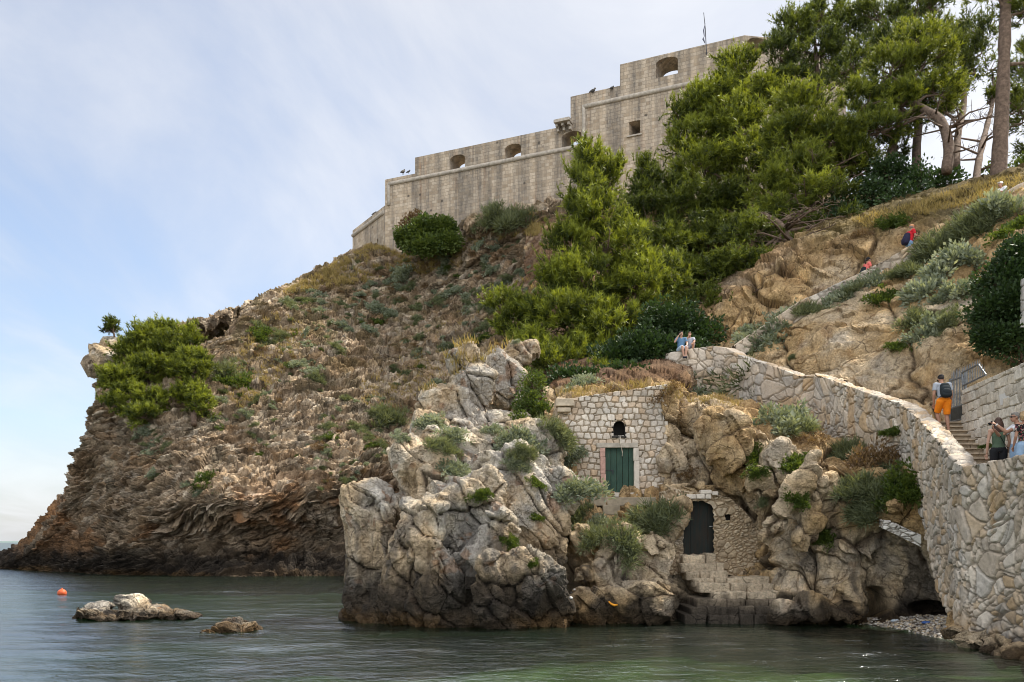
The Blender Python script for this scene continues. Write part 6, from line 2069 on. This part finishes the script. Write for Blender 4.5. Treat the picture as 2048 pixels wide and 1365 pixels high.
SIT = dict(pelvis=(0, 0, .10), waist=(0, -.02, .24), chest=(0, 0, .46), neck=(0, .02, .63), head=(0, .05, .79), sl=(-.185, .01, .58), sr=(.185, .01, .58),
           hl=(-.10, .03, .09), hr=(.10, .03, .09))
p = at(1362, 705, 37.35)
person('man in blue t-shirt and pale shorts sitting on the wall with phone at his ear', p, R(180), dict(SIT, kl=(-.14, .47, .12), kr=(.04, .50, .13), al=(-.10, .52, -.30), ar=(-.02, .50, -.30), tl=(-.10, .66, -.35), tr=(-.02, .64, -.35),
       er=(.30, .14, .42), wr=(.13, .17, .70), el=(-.25, .10, .36), wl=(-.18, .34, .20), palm_r=(-1, -.2, .2)), shirt='blue_tee', bottom='pale_shorts', shoes='shoe_dark', fingers=1.0, look=.1)
phone('dark phone held to the ear of the man in blue on the wall', p + Vector((-.095, -.15, .80)), (.2, .3, .4))
p = at(1379, 703, 37.55)
person('person in grey t-shirt with raised knee sitting beside the man in blue', p, R(172), dict(SIT, pelvis=(0, 0, .06), kl=(-.16, .36, .30), kr=(.14, .42, .10), al=(-.12, .26, .02), ar=(.12, .40, -.25), tl=(-.13, .40, -.02), tr=(.12, .52, -.30),
       er=(.22, .24, .40), wr=(.06, .20, .66), el=(-.22, .20, .40), wl=(-.12, .38, .30), palm_r=(-.5, -1, 0)), skin='skin_tan', shirt='grey_tee', bottom='grey_cloth', shoes='shoe_dark', fingers=1.0, scale=.94)

# --- man climbing the stairs
px_ = dict(pelvis=(0, .02, .95), waist=(0, .05, 1.08), chest=(0, .12, 1.29), neck=(0, .17, 1.45), head=(.01, .24, 1.59), sl=(-.19, .12, 1.41), sr=(.19, .12, 1.41), el=(-.25, .08, 1.13), er=(.25, .10, 1.13),
           wl=(-.22, .18, .88), wr=(.25, .20, .88), kl=(-.12, .20, .60), kr=(.10, .06, .50), al=(-.09, .10, .26), ar=(.10, -.06, .09), tl=(-.11, .25, .21), tr=(.12, .08, .03))
p = at(1888, 866, 25.15)
def flipflops(root, J, H, Rh):
    cap_on(root, H, Rh, 'black_cloth', True)
    for s in 'lr':
        m = MB(); a, b = J['a' + s], J['t' + s]; m.ball(a.lerp(b, .5) + Vector((0, 0, -.06 if s == 'r' else -.06)), (.052, .14, .014), 12); m.build('sandal', M['black_cloth'], root, True)
o = person('man in orange shorts and grey t-shirt climbing the stairs, seen from behind', p, R(-6), px_, skin='skin_tan', shirt='heather_tee', bottom='orange_shorts', hair='hair_dark', face=False, nod=.5, extras=flipflops, fingers=.5, scale=1.02)
backpack('black backpack on the man climbing the stairs in orange shorts', o, {k: Vector(v) for k, v in {**STAND, **px_}.items()}, 'black_bag', size=(.15, .09, .23), off=-.21)

# --- three sightseers on the landing
def strap_bag(root, J, H, Rh):
    m = MB(); m.tube([J['sl'] + Vector((.04, -.02, .05)), J['chest'] + Vector((-.02, -.135, .02)), J['waist'] + Vector((.10, -.13, 0)), J['hr'] + Vector((.10, -.08, .06))], [.008] * 4, 6); m.build('strap', M['black_cloth'], root, True)
p = at(1997, 1030, 20.9); p.z = 3.9
person('woman with long brown hair in olive tank top and black shorts, seen from behind', p, R(-14), dict(el=(-.25, -.03, 1.13), wl=(-.25, .04, .87), er=(.25, .0, 1.14), wr=(.22, .10, .88)), shirt='olive_top', sleeve='tank', bottom='black_cloth', legs='mini',
       hair='hair_brown', hair_style='long', face=False, female=True, scale=.985, extras=strap_bag, fingers=.5)
p = at(2034, 1030, 20.6); p.z = 3.95
def shades(root, J, H, Rh):
    m = MB()
    for sx in (-1, 1): m.ball(H(.030 * sx, .096, .014), (.026, .012, .020), 10, Rh); m.tube([H(.05 * sx, .09, .018), H(.078 * sx, .0, .015)], .005, 5)
    m.build('sunglasses', M['lens'], root, True)
    m = MB(); q = J['wl'].lerp(J['el'], .06); m.tube([q + Vector((0, 0, .0)) - (J['wl'] - J['el']).normalized() * .015, q + (J['wl'] - J['el']).normalized() * .015], .032, 10); m.build('watch', M['marble'], root, True)
o = person('grey haired man in white shirt and sunglasses raising a camera, facing left', p, R(86), dict(head=(0, .05, 1.64), el=(-.20, .34, 1.26), wl=(-.10, .54, 1.46), er=(.20, .30, 1.20), wr=(.04, .52, 1.36), palm_l=(.6, .2, -.6), palm_r=(-.6, .3, .4)),
       skin='skin_tan', shirt='white_shirt', bottom='denim', legs='long', hair='hair_grey', extras=shades, nod=.05, scale=1.0, fingers=1.2)
bpy.context.view_layer.update()
m = MB(); m.box((0, 0, 0), (.13, .035, .075), None, .008); m.tube([(.02, .01, 0), (.02, .05, 0)], .022, 10)
o2 = m.build('camera_body' if False else 'compact_camera', M['black_cloth']); o2.location = o.matrix_world @ Vector((-.02, .62, 1.50)); o2.rotation_euler = (0, .2, R(86)); tag(o2, 'small dark camera held up by the grey haired man', 'camera')
p = at(2049, 1030, 19.9); p.z = 3.95
person('woman with short blonde hair and floral off shoulder top, half cut by the right edge', p, R(12), dict(el=(-.26, -.02, 1.13), wl=(-.20, .12, .92), er=(.26, -.02, 1.13), wr=(.22, .10, .92)), skin='skin_tan', shirt='floral', sleeve='off', bottom='denim', legs='long',
       hair='hair_blond', hair_style='bob', face=False, female=True, scale=.96)

# --- walkers on the upper path
STEP = dict(pelvis=(0, 0, .93), waist=(0, .04, 1.07), chest=(0, .08, 1.29), neck=(0, .10, 1.45), head=(0, .15, 1.60), sl=(-.185, .08, 1.41), sr=(.185, .08, 1.41),
            el=(-.24, .16, 1.18), wl=(-.12, .36, 1.24), er=(.24, .14, 1.17), wr=(.12, .36, 1.22), kl=(-.11, .22, .56), kr=(.11, .0, .48), al=(-.11, .12, .22), ar=(.11, -.16, .10), tl=(-.12, .27, .17), tr=(.12, -.02, .03))
JS = {k: Vector(v) for k, v in {**STAND, **STEP}.items()}
p = at(1731, 514, 37.9); p.z -= 1.70
o = person('woman in coral t-shirt with black cap and ponytail walking up the upper path', p, R(-78), STEP, skin='skin_tan', shirt='coral_tee', bottom='grey_cloth', shoes='shoe_dark', hair='hair_dark', hair_style='tail', female=True, scale=.97,
           extras=lambda root, J, H, Rh: cap_on(root, H, Rh, 'black_cloth'))
backpack('dark backpack on the woman in coral on the upper path', o, JS, 'black_bag', z=-.16, size=(.15, .10, .22))
p = at(1818, 450, 37.4); p.z -= 1.76
o = person('man in red t-shirt and tan cap walking up the upper path, hand at his chest', p, R(-80), STEP, skin='skin_tan', shirt='red_tee', bottom='jeans', legs='long', shoes='shoe_dark', hair='hair_grey', scale=1.03,
           extras=lambda root, J, H, Rh: cap_on(root, H, Rh, 'tan_cap'))
backpack('large navy backpack on the man in red on the upper path', o, JS, 'navy_bag', z=-.12, size=(.17, .12, .28))
p = at(2006, 366, 37.2); p.z -= 1.70
person('person with white cap, only the head showing over the wall at the top right', p, R(110), dict(STEP), skin='skin_tan', shirt='white_shirt', bottom='grey_cloth', hair='hair_grey', scale=1.0,
       extras=lambda root, J, H, Rh: cap_on(root, H, Rh, 'white_cap'))

# --- small things
m = MB(); m.ball((0, 0, .06), (.21, .21, .19), 18); m.tube([(0, 0, .22), (0, 0, .30)], .04, 8)
o = m.build('buoy', simple_mat('orange_buoy_plastic', (.55, .10, .03), .45, .1), None, True); o.location = at(124, 1190, 41); o.location.z = .02
tag(o, 'round orange buoy floating left of the rocks', 'buoy')
M['peel'] = simple_mat('orange_plastic', (.75, .30, .02), .5, .1)
loc, n = hit(1226, 1212)
m = MB(); m.tube([(-.14, 0, .14), (-.06, -.03, .06), (.03, -.05, .02), (.14, -.03, .03)], [.02, .035, .04, .02], 7)
o = m.build('plastic_scrap', M['peel'], None, True); o.location = (loc or at(1226, 1212, 26.8)) + Vector((0, -.04, .0)); tag(o, 'bright orange scrap of plastic lying on the wet rock', 'scrap')
for px, py, s, lab in ((1140, 1196, .07, 'white pebble lowest of the three on the ledge beside the outcrop'), (1150, 1180, .055, 'white pebble topmost on the ledge beside the outcrop'), (1142, 1186, .05, 'small white pebble between its two larger neighbours')):
    loc, n = hit(px, py)
    if loc is None: continue
    m = MB(); m.ball((0, 0, 0), (s, s * .8, s * .65), 12, Matrix.Rotation(random.random() * 3, 3, 'Z')); o = m.build('white_pebble', M['marble'], None, True)
    o.location = loc + n * s * .4; tag(o, lab, 'pebble')
for px, py, c, lab in ((1852, 1250, (.05, .12, .35), 'scrap of blue plastic washed up on the pebble beach'), (1790, 1246, (.55, .62, .68), 'crumpled pale bag washed up on the pebble beach')):
    loc, n = hit(px, py)
    if loc is None: continue
    m = MB(); m.ball((0, 0, .02), (.14, .08, .05), 14); o = m.build('litter', simple_mat('litter_plastic', c, .4, .2), None, True)
    V, N = mesh_arrays(o.data); o.data.vertices.foreach_set('co', (V + N * (.035 * fbm(V.astype(float) * 18 + px, 3, 5))[:, None]).astype(np.float32).ravel()); o.data.update()
    o.location = loc + Vector((0, 0, .04)); tag(o, lab, 'litter')
